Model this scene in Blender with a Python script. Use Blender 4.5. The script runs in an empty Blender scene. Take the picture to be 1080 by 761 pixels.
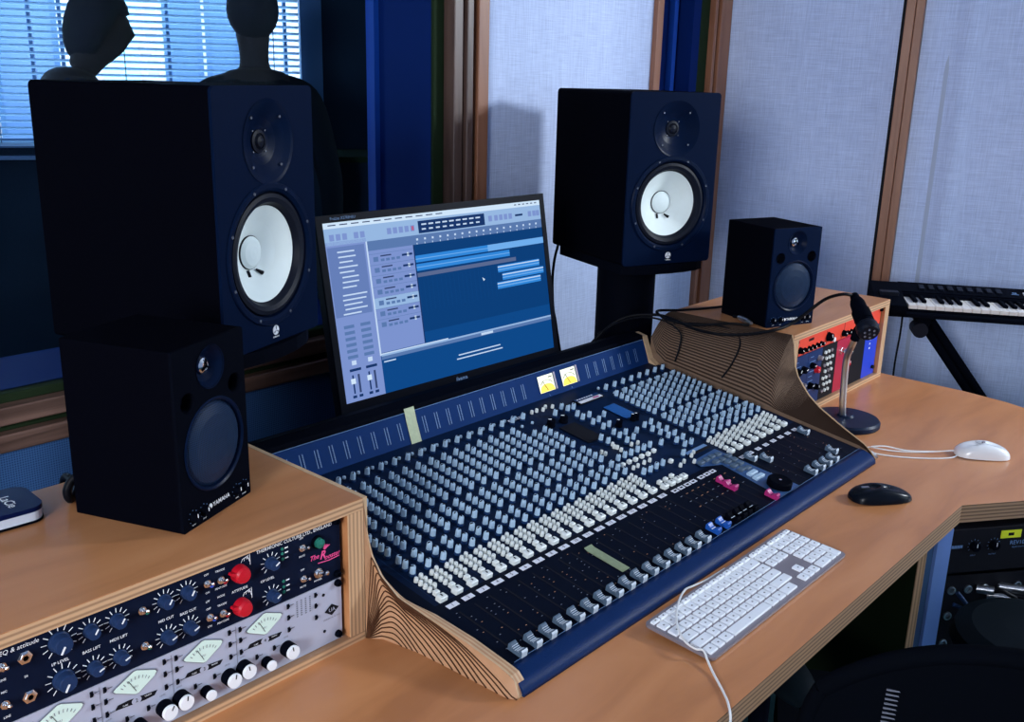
import bpy, math, random
from mathutils import Matrix, Vector
random.seed(7)
sc = bpy.context.scene
COL = sc.collection
PI = math.pi
Z0 = 0.74                      # desk top above the floor; everything below is written with z = 0 at the desk top
def R(d): return math.radians(d)
T = Matrix.Translation
def RX(a): return Matrix.Rotation(a, 4, 'X')
def RY(a): return Matrix.Rotation(a, 4, 'Y')
def RZ(a): return Matrix.Rotation(a, 4, 'Z')

# ---------------------------------------------------------------- materials
MATS = {}
def mat(name, col, rough=.5, metal=0., spec=.5, emit=0., ecol=None, coat=0., noise=None, bump=None):
    if max(col) < .2 and not metal and not coat: spec *= .2
    m = bpy.data.materials.new(name); m.use_nodes = True
    nt = m.node_tree; b = nt.nodes['Principled BSDF']
    b.inputs['Base Color'].default_value = (*col, 1); b.inputs['Roughness'].default_value = rough
    b.inputs['Metallic'].default_value = metal; b.inputs['Specular IOR Level'].default_value = spec
    b.inputs['Coat Weight'].default_value = coat
    if emit:
        b.inputs['Emission Color'].default_value = (*(ecol or col), 1); b.inputs['Emission Strength'].default_value = emit
    if noise or bump:
        tc = nt.nodes.new('ShaderNodeTexCoord')
    if noise:                                            # (scale vector, amount)
        mp = nt.nodes.new('ShaderNodeMapping'); mp.inputs['Scale'].default_value = noise[0]
        n = nt.nodes.new('ShaderNodeTexNoise'); n.inputs['Scale'].default_value = 1; n.inputs['Detail'].default_value = 6
        mx = nt.nodes.new('ShaderNodeMix'); mx.data_type = 'RGBA'
        a = noise[1]
        mx.inputs[6].default_value = (*[c*(1-a) for c in col], 1); mx.inputs[7].default_value = (*[min(1, c*(1+a)) for c in col], 1)
        nt.links.new(tc.outputs['Object'], mp.inputs[0]); nt.links.new(mp.outputs[0], n.inputs['Vector'])
        nt.links.new(n.outputs['Fac'], mx.inputs[0]); nt.links.new(mx.outputs[2], b.inputs['Base Color'])
    if bump:                                             # (scale, strength)
        n2 = nt.nodes.new('ShaderNodeTexNoise'); n2.inputs['Scale'].default_value = bump[0]; n2.inputs['Detail'].default_value = 3
        bp = nt.nodes.new('ShaderNodeBump'); bp.inputs['Strength'].default_value = bump[1]; bp.inputs['Distance'].default_value = .002
        nt.links.new(tc.outputs['Object'], n2.inputs['Vector']); nt.links.new(n2.outputs['Fac'], bp.inputs['Height'])
        nt.links.new(bp.outputs[0], b.inputs['Normal'])
    MATS[name] = m
    return m
def ramp(nt, stops):
    r = nt.nodes.new('ShaderNodeValToRGB'); e = r.color_ramp.elements
    while len(e) < len(stops): e.new(.5)
    for k, (p, c) in enumerate(stops): e[k].position = p; e[k].color = (*c, 1)
    return r
def wood_mat(name, c1, c2, c3, scale, rough=.35, coat=0., edge=None):
    """veneer: stretched noise grain; edge=(light,dark): plies stacked along object z on the faces that are not horizontal"""
    m = bpy.data.materials.new(name); m.use_nodes = True; nt = m.node_tree; b = nt.nodes['Principled BSDF']
    b.inputs['Roughness'].default_value = rough; b.inputs['Coat Weight'].default_value = coat; b.inputs['Coat Roughness'].default_value = .25
    tc = nt.nodes.new('ShaderNodeTexCoord'); mp = nt.nodes.new('ShaderNodeMapping'); mp.inputs['Scale'].default_value = scale
    n = nt.nodes.new('ShaderNodeTexNoise'); n.inputs['Scale'].default_value = 1; n.inputs['Detail'].default_value = 8; n.inputs['Distortion'].default_value = .6
    r = ramp(nt, [(.3, c1), (.5, c2), (.72, c3)])
    nt.links.new(tc.outputs['Object'], mp.inputs[0]); nt.links.new(mp.outputs[0], n.inputs['Vector']); nt.links.new(n.outputs['Fac'], r.inputs[0])
    nt.links.new(r.outputs[0], b.inputs['Base Color'])
    MATS[name] = m
    return m
def ply_edge(name, axis, light, dark, pitch, rough=.55):
    """stacked plies seen on edge: bands along one object axis"""
    m = bpy.data.materials.new(name); m.use_nodes = True; nt = m.node_tree; b = nt.nodes['Principled BSDF']
    b.inputs['Roughness'].default_value = rough
    tc = nt.nodes.new('ShaderNodeTexCoord'); sp = nt.nodes.new('ShaderNodeSeparateXYZ')
    w = nt.nodes.new('ShaderNodeMath'); w.operation = 'MULTIPLY'; w.inputs[1].default_value = 2*PI/pitch
    n = nt.nodes.new('ShaderNodeTexNoise'); n.inputs['Scale'].default_value = 25; n.inputs['Detail'].default_value = 4
    ad = nt.nodes.new('ShaderNodeMath'); ad.operation = 'ADD'
    s = nt.nodes.new('ShaderNodeMath'); s.operation = 'SINE'
    ml = nt.nodes.new('ShaderNodeMath'); ml.operation = 'MULTIPLY_ADD'; ml.inputs[1].default_value = .5; ml.inputs[2].default_value = .5
    r = ramp(nt, [(.1, dark), (.45, light), (.9, tuple(min(1, c*1.15) for c in light))])
    nt.links.new(tc.outputs['Object'], sp.inputs[0]); nt.links.new(sp.outputs[axis], w.inputs[0]); nt.links.new(w.outputs[0], ad.inputs[0])
    nt.links.new(tc.outputs['Object'], n.inputs['Vector']); nt.links.new(n.outputs['Fac'], ad.inputs[1])
    nt.links.new(ad.outputs[0], s.inputs[0]); nt.links.new(s.outputs[0], ml.inputs[0]); nt.links.new(ml.outputs[0], r.inputs[0])
    nt.links.new(r.outputs[0], b.inputs['Base Color'])
    MATS[name] = m
    return m
def weave_mat(name, c1, c2, rough=.9, k=420.):
    m = bpy.data.materials.new(name); m.use_nodes = True; nt = m.node_tree; b = nt.nodes['Principled BSDF']
    b.inputs['Roughness'].default_value = rough; b.inputs['Specular IOR Level'].default_value = .1
    tc = nt.nodes.new('ShaderNodeTexCoord'); fs = []
    for sx, sy, sz in ((k, k, 14), (16, 16, k)):
        mp = nt.nodes.new('ShaderNodeMapping'); mp.inputs['Scale'].default_value = (sx, sy, sz)
        n = nt.nodes.new('ShaderNodeTexNoise'); n.inputs['Scale'].default_value = 1; n.inputs['Detail'].default_value = 2
        nt.links.new(tc.outputs['Object'], mp.inputs[0]); nt.links.new(mp.outputs[0], n.inputs['Vector']); fs.append(n)
    n3 = nt.nodes.new('ShaderNodeTexNoise'); n3.inputs['Scale'].default_value = 3.; nt.links.new(tc.outputs['Object'], n3.inputs['Vector'])
    a = nt.nodes.new('ShaderNodeMath'); a.operation = 'ADD'; nt.links.new(fs[0].outputs['Fac'], a.inputs[0]); nt.links.new(fs[1].outputs['Fac'], a.inputs[1])
    a2 = nt.nodes.new('ShaderNodeMath'); a2.operation = 'MULTIPLY_ADD'; a2.inputs[1].default_value = .3; nt.links.new(n3.outputs['Fac'], a2.inputs[0]); nt.links.new(a.outputs[0], a2.inputs[2])
    r = ramp(nt, [(.42, c1), (.85, c2)]); s = nt.nodes.new('ShaderNodeMath'); s.operation = 'MULTIPLY'; s.inputs[1].default_value = .55
    nt.links.new(a2.outputs[0], s.inputs[0]); nt.links.new(s.outputs[0], r.inputs[0]); nt.links.new(r.outputs[0], b.inputs['Base Color'])
    MATS[name] = m
    return m
def dots_mat(name, c_hole, c_metal, scale, axes=(0, 2), rough=.4, metal=.0):
    """perforated sheet: a hexagonal pattern of dark holes in two object axes"""
    m = bpy.data.materials.new(name); m.use_nodes = True; nt = m.node_tree; b = nt.nodes['Principled BSDF']
    b.inputs['Roughness'].default_value = rough; b.inputs['Metallic'].default_value = metal; b.inputs['Specular IOR Level'].default_value = .12
    tc = nt.nodes.new('ShaderNodeTexCoord'); sp = nt.nodes.new('ShaderNodeSeparateXYZ'); nt.links.new(tc.outputs['Object'], sp.inputs[0])
    def mth(op, a, bb=None):
        q = nt.nodes.new('ShaderNodeMath'); q.operation = op
        for i, v in enumerate((a, bb)):
            if v is None: continue
            if isinstance(v, (int, float)): q.inputs[i].default_value = v
            else: nt.links.new(v, q.inputs[i])
        return q.outputs[0]
    u = mth('MULTIPLY', sp.outputs[axes[0]], scale); v = mth('MULTIPLY', sp.outputs[axes[1]], scale)
    p = mth('COSINE', mth('ADD', u, v)); q = mth('COSINE', mth('SUBTRACT', u, v))
    f = mth('MULTIPLY', p, q)
    g = mth('GREATER_THAN', f, .25)
    mx = nt.nodes.new('ShaderNodeMix'); mx.data_type = 'RGBA'; mx.inputs[6].default_value = (*c_metal, 1); mx.inputs[7].default_value = (*c_hole, 1)
    nt.links.new(g, mx.inputs[0]); nt.links.new(mx.outputs[2], b.inputs['Base Color'])
    MATS[name] = m
    return m

BLACK = mat('satin_black', (.0018, .0026, .006), .6, spec=.06, bump=(900, .15))
CABBLK = mat('cabinet_black_vinyl', (.0016, .0018, .0040), .65, spec=.02, bump=(700, .2))
BAFFLE = mat('speaker_baffle_navy', (.0014, .0062, .025), .5, spec=.12)
HORN = mat('horn_gloss_navy', (.002, .007, .026), .32, spec=.25)
RUBBER = mat('rubber_black', (.006, .008, .016), .45)
CONE = mat('white_paper_cone', (.78, .86, .84), .75, noise=((60, 60, 60), .03))
CAPW = mat('white_dust_cap', (.74, .83, .82), .6)
CHROME = mat('chrome', (.8, .82, .85), .15, metal=1.)
STEEL = mat('brushed_steel', (.55, .57, .6), .3, metal=1.)
SCREW = mat('screw_dull_steel', (.10, .11, .14), .4, metal=.6)
WHITE = mat('white_print', (.85, .87, .9), .6)
WHITEPL = mat('white_plastic', (.82, .83, .84), .22, coat=.4)
GREYALU = mat('keyboard_aluminium', (.24, .215, .245), .45, metal=.3)
KEYW = mat('white_keycap', (.8, .83, .88), .4)
KEYPR = mat('grey_key_print', (.2, .2, .22), .6)
CONSOLE = mat('console_navy_steel', (.003, .012, .042), .45, spec=.25, noise=((40, 40, 40), .15))
CONDARK = mat('console_fader_black', (.002, .004, .012), .5, spec=.2)
ARM = mat('console_armrest_blue_vinyl', (.004, .020, .085), .36, spec=.35, bump=(500, .25))
BRIDGE = mat('meter_bridge_blue', (.006, .030, .125), .55, spec=.15)
LINEBL = mat('scale_print_pale_blue', (.13, .24, .45), .6)
KNOB = mat('knob_pale_blue_grey', (.38, .53, .68), .38)
KNOBSK = mat('knob_skirt_navy', (.01, .035, .11), .4)
BTNW = mat('ivory_button', (.72, .76, .74), .38)
FADC = mat('fader_cap_grey', (.075, .115, .17), .4)
FADL = mat('fader_cap_white_line', (.55, .62, .70), .4)
PINK = mat('pink_fader_cap', (.42, .02, .16), .4)
BLUEC = mat('blue_fader_cap', (.01, .09, .42), .4)
LABEL = mat('number_label_white', (.70, .71, .78), .6)
INK = mat('black_ink', (.008, .008, .012), .6)
TAPE = mat('masking_tape', (.50, .55, .36), .8, noise=((150, 150, 150), .2))
TAPEG = mat('green_masking_tape', (.22, .27, .16), .75, noise=((150, 150, 150), .25))
DESK = wood_mat('desk_beech_veneer', (.43, .168, .060), (.53, .215, .080), (.59, .252, .100), (3.2, 14, 20), rough=.33, coat=.12)
CABTOP = wood_mat('cabinet_birch_veneer', (.40, .162, .060), (.49, .205, .080), (.54, .24, .10), (3, 16, 16), rough=.4, coat=.05)
PLYZ = ply_edge('ply_edge_stacked_z', 2, (.54, .33, .18), (.34, .19, .10), .0072)
PLYX = ply_edge('ply_edge_stacked_x', 0, (.55, .34, .185), (.36, .205, .11), .0065)
PLYD = ply_edge('desk_ply_edge', 2, (.33, .20, .115), (.135, .078, .043), .0072)
FILL_L = mat('kerf_ply_light', (.46, .24, .12), .6, noise=((40, 40, 40), .2))
FILL_D = mat('kerf_ply_dark_gap', (.075, .030, .014), .7)
FILR_L = mat('filler_ply_light', (.175, .112, .075), .65, noise=((90, 9, 60), .25))
FILR_D = mat('filler_ply_dark', (.042, .025, .018), .7)
FILEDGE = mat('birch_lipping', (.56, .38, .22), .5, noise=((60, 60, 60), .2))
TRIM = wood_mat('wall_trim_oak', (.20, .078, .042), (.27, .112, .060), (.33, .148, .082), (26, 26, 2.2), rough=.45)
TRIMD = wood_mat('window_trim_walnut', (.045, .026, .022), (.085, .050, .042), (.13, .08, .066), (40, 40, 3), rough=.4)
SILLW = wood_mat('sill_walnut', (.06, .033, .026), (.12, .068, .054), (.19, .11, .088), (2.5, 60, 60), rough=.4)
FABRIC = weave_mat('wall_fabric_blue_grey', (.40, .48, .70), (.62, .72, .97))
REVEAL = mat('window_reveal_blue_paint', (.003, .017, .115), .5, spec=.15)
REVEDGE = mat('reveal_edge_bright_blue', (.006, .055, .34), .5, spec=.15)
DARKG = mat('dark_green_felt', (.012, .024, .010), .8)
MESHB = dots_mat('wall_mesh_cloth_blue', (.008, .035, .12), (.035, .095, .24), 700., (0, 2), .7)
GRILLE = dots_mat('perforated_grille', (.001, .001, .003), (.012, .030, .075), 1250., (0, 2), .35, .0)
CARPET = mat('carpet_dark_teal', (.018, .060, .080), .95, noise=((300, 300, 300), .3))
CEIL = mat('ceiling_white', (.6, .65, .75), .9)
WALLP = mat('wall_paint_grey_blue', (.40, .46, .60), .85, noise=((4, 4, 4), .05))
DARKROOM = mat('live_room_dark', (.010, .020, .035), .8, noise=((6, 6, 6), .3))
RED = mat('red_knob', (.55, .006, .02), .3)
ROOST = mat('preamp_black_panel', (.004, .008, .024), .42, spec=.25)
ROOSTB = mat('preamp_navy_knob', (.015, .035, .10), .35)
UA = mat('silver_panel', (.50, .54, .68), .45, metal=.25)
METG = mat('meter_glass_green_white', (.62, .78, .70), .3, emit=.12)
LEDB = mat('blue_led', (.02, .08, .5), .3, emit=.3)
LEDG = mat('green_led', (.02, .16, .12), .25)
GREYTXT = mat('grey_print', (.16, .17, .22), .6)
ORANGE = mat('orange_red_panel', (.80, .06, .025), .45)
MODRED = mat('module_crimson_panel', (.42, .008, .04), .4)
MODBLUE = mat('module_blue_panel', (.01, .045, .55), .45)
MODNAVY = mat('module_navy_panel', (.012, .032, .11), .4)
CABLE = mat('black_cable', (.003, .0035, .006), .5)
WCABLE = mat('white_cable', (.78, .78, .78), .4)
ALUBLUE = mat('rack_rail_blue_aluminium', (.24, .40, .85), .35, metal=.3)
YELLOW = mat('yellow_label', (.75, .80, .02), .5)
CHAIR = mat('chair_black_mesh', (.002, .0028, .005), .8, spec=.05)
LEATHER = mat('chair_arm_pad', (.003, .006, .009), .5, spec=.15)
GLASSY = mat('bezel_gloss_black', (.003, .004, .009), .4, spec=.2)
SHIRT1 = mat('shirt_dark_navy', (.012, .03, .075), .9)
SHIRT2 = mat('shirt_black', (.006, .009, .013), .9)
SKIN = mat('skin', (.030, .024, .026), .6)  # near-black colour stands in for the shade of backlit silhouettes
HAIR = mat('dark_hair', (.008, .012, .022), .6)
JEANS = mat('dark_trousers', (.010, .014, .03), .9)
BLIND = mat('blind_slat_pale_blue', (.55, .70, .85), .5)
_nt = BLIND.node_tree; _b = _nt.nodes['Principled BSDF']; _o = _nt.nodes['Material Output']; _t = _nt.nodes.new('ShaderNodeBsdfTranslucent'); _t.inputs[0].default_value = (.75, .9, 1, 1)
_m = _nt.nodes.new('ShaderNodeMixShader'); _m.inputs[0].default_value = .5; _nt.links.new(_b.outputs[0], _m.inputs[1]); _nt.links.new(_t.outputs[0], _m.inputs[2]); _nt.links.new(_m.outputs[0], _o.inputs[0])
FRAMEB = mat('window_frame_blue_grey', (.06, .14, .28), .5)
def screen_mat(name, c, s=1.): return mat(name, (0, 0, 0), .35, spec=.02, emit=s, ecol=c)
S_BG = screen_mat('screen_deep_blue', (.004, .065, .25))
S_BG2 = screen_mat('screen_track_lane_blue', (.003, .048, .19))
S_WHITE = screen_mat('screen_white', (.62, .78, .95))
S_BAR = screen_mat('screen_toolbar_pale', (.30, .47, .75))
S_PANEL = screen_mat('screen_panel_lavender', (.20, .29, .62))
S_PANEL2 = screen_mat('screen_panel_grey_blue', (.10, .19, .42))
S_LCD = screen_mat('screen_counter_navy', (.008, .035, .14))
S_REG = screen_mat('screen_region_blue', (.03, .24, .70))
S_REG2 = screen_mat('screen_region_light', (.16, .42, .85))
S_GREY = screen_mat('screen_region_grey', (.10, .14, .28))
S_TXT = screen_mat('screen_text', (.55, .70, .92))
S_DTXT = screen_mat('screen_text_dark', (.035, .06, .16))
VUW = mat('vu_meter_cream_lit', (.8, .8, .6), .4, emit=.42, ecol=(.85, .88, .62))
VUY = mat('vu_meter_yellow_lit', (.8, .6, .02), .4, emit=.5, ecol=(.95, .66, .01))

# ---------------------------------------------------------------- mesh helper
class MB:
    def __init__(s, M=None): s.v = []; s.f = []; s.mi = []; s.sm = []; s.mats = []; s.M = M or Matrix()
    def slot(s, m):
        if m not in s.mats: s.mats.append(m)
        return s.mats.index(m)
    def add(s, vs, fs, m, smooth=False):
        o = len(s.v); k = s.slot(m); M = s.M
        s.v += [tuple(M @ Vector(p)) for p in vs]
        for f in fs: s.f.append([o+i for i in f]); s.mi.append(k); s.sm.append(smooth)
        return s
    def box(s, x0, x1, y0, y1, z0, z1, m):
        vs = [(x, y, z) for z in (z0, z1) for y in (y0, y1) for x in (x0, x1)]
        return s.add(vs, [(0, 2, 3, 1), (4, 5, 7, 6), (0, 1, 5, 4), (2, 6, 7, 3), (0, 4, 6, 2), (1, 3, 7, 5)], m)
    def cbox(s, x0, x1, y0, y1, z0, z1, m, c=.001):
        """box with chamfered vertical edges and top rim"""
        lo = [(x0+c, y0), (x1-c, y0), (x1, y0+c), (x1, y1-c), (x1-c, y1), (x0+c, y1), (x0, y1-c), (x0, y0+c)]
        cx, cy = (x0+x1)/2, (y0+y1)/2; fx = 1-2*c/max(x1-x0, 1e-6); fy = 1-2*c/max(y1-y0, 1e-6)
        hi = [(cx+(x-cx)*fx, cy+(y-cy)*fy) for x, y in lo]
        vs = [(x, y, z0) for x, y in lo]+[(x, y, z1-c) for x, y in lo]+[(x, y, z1) for x, y in hi]
        fs = [tuple(range(7, -1, -1)), tuple(range(16, 24))]
        for r in (0, 8):
            for i in range(8): j = (i+1) % 8; fs.append((r+i, r+j, r+8+j, r+8+i))
        return s.add(vs, fs, m)
    def lathe(s, prof, m, n=20, smooth=True, mats=None, cap0=True, cap1=True):
        """profile of (r, z) around the local z axis"""
        vs = []; ring = []
        for r, z in prof:
            ring.append(len(vs)); vs += [(r*math.cos(2*PI*i/n), r*math.sin(2*PI*i/n), z) for i in range(n)]
        for k in range(len(prof)-1):
            a, b = ring[k], ring[k+1]
            s.add([vs[a+i] for i in range(n)]+[vs[b+i] for i in range(n)], [(i, (i+1) % n, n+(i+1) % n, n+i) for i in range(n)], (mats[k] if mats else m), smooth)
        if cap0 and prof[0][0] > 1e-6: s.add(vs[:n], [tuple(range(n-1, -1, -1))], mats[0] if mats else m)
        if cap1 and prof[-1][0] > 1e-6: s.add(vs[-n:], [tuple(range(n))], mats[-1] if mats else m)
        return s
    def prism(s, poly, z0, z1, m, mside=None):
        n = len(poly); vs = [(x, y, z0) for x, y in poly]+[(x, y, z1) for x, y in poly]
        s.add(vs, [tuple(range(n-1, -1, -1)), tuple(range(n, 2*n))], m)
        return s.add(vs, [(i, (i+1) % n, n+(i+1) % n, n+i) for i in range(n)], mside or m)
    def extx(s, poly, x0, x1, m, smooth=False, mcap=None):
        """polygon of (y, z) extruded along x"""
        n = len(poly); vs = [(x0, y, z) for y, z in poly]+[(x1, y, z) for y, z in poly]
        s.add(vs, [tuple(range(n)), tuple(range(2*n-1, n-1, -1))], mcap or m)
        return s.add(vs, [(i, n+i, n+(i+1) % n, (i+1) % n) for i in range(n)], m, smooth)
    def tube(s, pts, r, m, n=8, caps=True):
        pts = [Vector(p) for p in pts]; rr = r if isinstance(r, (list, tuple)) else [r]*len(pts)
        t0 = (pts[1]-pts[0]).normalized(); up = Vector((0, 0, 1)) if abs(t0.z) < .9 else Vector((1, 0, 0))
        nx = t0.cross(up).normalized(); vs = []; 
        for i, p in enumerate(pts):
            t = (pts[min(i+1, len(pts)-1)]-pts[max(i-1, 0)]).normalized()
            nx = (nx-t*nx.dot(t)).normalized(); ny = t.cross(nx)
            vs += [tuple(p+(nx*math.cos(2*PI*k/n)+ny*math.sin(2*PI*k/n))*rr[i]) for k in range(n)]
        fs = [(a*n+k, a*n+(k+1) % n, (a+1)*n+(k+1) % n, (a+1)*n+k) for a in range(len(pts)-1) for k in range(n)]
        s.add(vs, fs, m, True)
        if caps: s.add(vs[:n], [tuple(range(n-1, -1, -1))], m); s.add(vs[-n:], [tuple(range(n))], m)
        return s
    def grid(s, rows, m, smooth=True, rowmats=None, colmats=None):
        nu = len(rows[0]); vs = [p for r in rows for p in r]
        if not rowmats and not colmats:
            return s.add(vs, [(a*nu+k, a*nu+k+1, (a+1)*nu+k+1, (a+1)*nu+k) for a in range(len(rows)-1) for k in range(nu-1)], m, smooth)
        for a in range(len(rows)-1):
            s.add(list(rows[a])+list(rows[a+1]), [(k, k+1, nu+k+1, nu+k) for k in range(nu-1)], rowmats[a], smooth)
        return s
    def poly(s, pts, m): return s.add(pts, [tuple(range(len(pts)))], m)
    def mesh(s, name):
        me = bpy.data.meshes.new(name); me.from_pydata(s.v, [], s.f)
        for m in s.mats: me.materials.append(m)
        me.polygons.foreach_set('material_index', s.mi); me.polygons.foreach_set('use_smooth', s.sm); me.update()
        return me
    def build(s, name, parent=None, loc=None, bevel=0., M=None):
        o = bpy.data.objects.new(name, s.mesh(name)); COL.objects.link(o)
        if parent: o.parent = parent
        if loc: o.location = loc
        if M: o.matrix_local = M
        if bevel:
            b = o.modifiers.new('bevel', 'BEVEL'); b.width = bevel; b.segments = 3; b.limit_method = 'ANGLE'; b.angle_limit = R(40)
        return o
def tag(o, label=None, cat=None, group=None, kind=None):
    if label: o['label'] = label
    if cat: o['category'] = cat
    if group: o['group'] = group
    if kind: o['kind'] = kind
    return o
def thing(name, label, cat, loc=(0, 0, 0), rz=0., group=None):
    o = bpy.data.objects.new(name, None); COL.objects.link(o); o.location = loc; o.rotation_euler = (0, 0, rz)
    o.empty_display_size = .05
    return tag(o, label, cat, group)
def struct(name, mb, bevel=0.): return tag(mb.build(name, bevel=bevel), kind='structure')
def copy_tree(o, parent=None):
    c = o.copy(); COL.objects.link(c); c.parent = parent
    for ch in list(o.children): copy_tree(ch, c)
    return c
def inst(me, name, parent, M):
    o = bpy.data.objects.new(name, me); COL.objects.link(o); o.parent = parent; o.matrix_local = M
    return o
def spline(pts, n=8):
    """Catmull-Rom through points"""
    P = [Vector(p) for p in pts]; P = [P[0]*2-P[1]]+P+[P[-1]*2-P[-2]]; out = []
    for i in range(1, len(P)-2):
        for k in range(n):
            t = k/n; a, b, c, d = P[i-1:i+3]
            out.append(.5*((2*b)+(c-a)*t+(2*a-5*b+4*c-d)*t*t+(3*b-a-3*c+d)*t**3))
    return out+[P[-2]]
def lerp(a, b, t): return a+(b-a)*t
def interp(tab, x):
    """piecewise-linear table lookup of tuples (x, ...)"""
    if x <= tab[0][0]: return tab[0][1:]
    for p, q in zip(tab, tab[1:]):
        if x <= q[0]:
            t = (x-p[0])/(q[0]-p[0]); return tuple(lerp(a, b, t) for a, b in zip(p[1:], q[1:]))
    return tab[-1][1:]
TXT = {}
def text(mb, s, size, M, m, shear=0., bold=0.):
    """flat lettering; M places its centre, local x to the right, local y up"""
    key = (s, shear, bold)
    if key not in TXT:
        cu = bpy.data.curves.new('t', 'FONT'); cu.body = s; cu.size = 1; cu.align_x = 'CENTER'; cu.align_y = 'CENTER'; cu.shear = shear; cu.resolution_u = 2
        cu.offset = bold
        o = bpy.data.objects.new('t', cu); COL.objects.link(o)
        dg = bpy.context.evaluated_depsgraph_get(); me = o.evaluated_get(dg).to_mesh()
        TXT[key] = ([tuple(v.co) for v in me.vertices], [tuple(p.vertices) for p in me.polygons])
        o.evaluated_get(dg).to_mesh_clear(); bpy.data.objects.remove(o); bpy.data.curves.remove(cu)
    vs, fs = TXT[key]; keep = mb.M
    mb.M = keep @ M @ Matrix.Scale(size, 4); mb.add(vs, fs, m); mb.M = keep
    return mb
FRONT = RX(PI/2)          # lettering on a face that looks towards -y
def plate(holes, outer, th):
    """flat plate with round holes: list of (verts, faces), front at local y = 0, thickness th towards +y"""
    cu = bpy.data.curves.new('p', 'CURVE'); cu.dimensions = '2D'; cu.fill_mode = 'BOTH'; cu.extrude = th/2
    for pts in [outer]+holes:
        sp = cu.splines.new('POLY'); sp.points.add(len(pts)-1); sp.use_cyclic_u = True
        for q, (x, y) in zip(sp.points, pts): q.co = (x, y, 0, 1)
    o = bpy.data.objects.new('p', cu); COL.objects.link(o)
    dg = bpy.context.evaluated_depsgraph_get(); me = o.evaluated_get(dg).to_mesh()
    vs = [(v.co.x, th/2-v.co.z, v.co.y) for v in me.vertices]; fs = [tuple(p.vertices) for p in me.polygons]
    o.evaluated_get(dg).to_mesh_clear(); bpy.data.objects.remove(o); bpy.data.curves.remove(cu)
    return vs, fs
def circ(cx, cy, r, n=48): return [(cx+r*math.cos(2*PI*i/n), cy+r*math.sin(2*PI*i/n)) for i in range(n)]
def rrect(x0, x1, y0, y1, r, n=5):
    out = []
    for cx, cy, a in ((x1-r, y0+r, -90), (x1-r, y1-r, 0), (x0+r, y1-r, 90), (x0+r, y0+r, 180)):
        out += [(cx+r*math.cos(R(a+90*k/n)), cy+r*math.sin(R(a+90*k/n))) for k in range(n+1)]
    return out
TOFRONT = RX(PI/2)        # lathe axis z -> points to -y (out of a front)
def lathe_front(mb, x, z, prof, m, y=0., **k):
    """lathe on a front face: profile (r, depth); depth > 0 goes into the box (+y)"""
    keep = mb.M; mb.M = keep @ T((x, y, z)) @ RX(-PI/2); mb.lathe(prof, m, **k); mb.M = keep
    return mb

# ================================================================ SETTING
FY = 1.75                                  # front wall face
H_C = 1.75                                 # ceiling above desk
XR = 1.69                                  # right side of the big window opening
struct('floor', MB().box(-2.2, 5.2, -2.4, 1.75, -.80, -Z0, CARPET))
struct('ceiling', MB().box(-2.2, 5.2, -2.4, 1.75, H_C, H_C+.06, CEIL))
WB, WT, WL = .2, 1.45, -1.2                # opening of the big window
w = MB()
w.box(-2.2, XR, FY, 1.99, -Z0, .098-.11, DARKROOM); w.box(-2.2, XR, FY+.01, 1.99, -.012, WB-.002, DARKROOM)
w.box(-2.2, WL, FY, 1.99, WB, H_C, WALLP); w.box(WL, XR, FY, 1.99, WT, H_C, WALLP)
w.box(XR+.0125, 3.12, FY+.06, 1.99, -Z0, H_C, DARKG)
struct('wall_front', w)
m_ = MB().box(-2.2, 1.80, FY-.012, FY+.0, -Z0, .098, MESHB); struct('trim_1', m_)                 # mesh cloth under the sill
struct('trim_2', MB().box(-2.2, 1.80, FY-.022, FY+.02, .1, .133, SILLW).box(-2.2, 1.80, FY-.002, FY+.02, .133, .15, DARKG)
       .box(-2.2, 1.80, FY-.024, FY+.03, .15, .183, SILLW).box(-2.2, 1.74, FY+.0, FY+.03, .183, WB, DARKG), .003)
# blue reveal around the opening
r_ = MB().box(WL, XR, FY+.02, 1.985, WB-.012, WB, REVEAL).box(XR, XR+.012, FY+.02, 1.985, WB, WT, REVEAL)
r_.box(XR-.016, XR, 1.955, 1.985, WB, WT, REVEDGE).box(WL, XR, FY+.02, 1.985, WT, WT+.01, REVEAL)
struct('trim_3', r_)
# upright trims right of the window
t_ = MB().box(XR+.001, 1.727, FY+.012, FY+.03, WB-.02, WT+.3, DARKG)
t_.box(1.727, 1.757, FY-.022, FY+.03, .183, H_C, TRIMD).box(1.757, 1.765, FY-.012, FY+.03, .183, H_C, DARKG).box(1.765, 1.787, FY-.028, FY+.03, .183, H_C, TRIMD)
struct('trim_4', t_, .003)
struct('trim_5', MB().box(1.810, 1.848, FY-.022, FY+.06, -Z0, H_C, TRIM), .003)
struct('wall_corner', MB().box(1.848, 2.572, FY-.004, FY+.06, -Z0, H_C, FABRIC).box(2.572, 2.893, FY-.004, FY+.06, -Z0, .5, FABRIC))
struct('trim_7', MB().box(2.572, 2.604, FY-.02, FY+.06, .5, H_C, TRIM), .003)
# small second opening, painted blue, between the fabric panel and the corner
o_ = MB().box(2.604, 2.84, FY+.055, FY+.06, .5, H_C, REVEAL).box(2.604, 2.84, FY, FY+.06, .49, .5, REVEAL)
o_.box(2.745, 2.765, FY+.035, FY+.056, .5, H_C, REVEDGE).box(2.80, 2.842, FY+.0, FY+.056, .5, H_C, REVEAL)
struct('window_2', o_)
struct('trim_8', MB().box(2.842, 2.895, FY, FY+.06, .5, H_C, DARKG).box(2.895, 2.912, FY-.02, FY+.06, -Z0, H_C, TRIM).box(2.912, 2.93, FY, FY+.06, .5, H_C, INK)
       .box(2.912, 2.93, FY-.012, FY+.06, -Z0, .5, TRIM).box(2.93, 2.995, FY-.022, FY+.06, -Z0, H_C, TRIM), .002)
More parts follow.
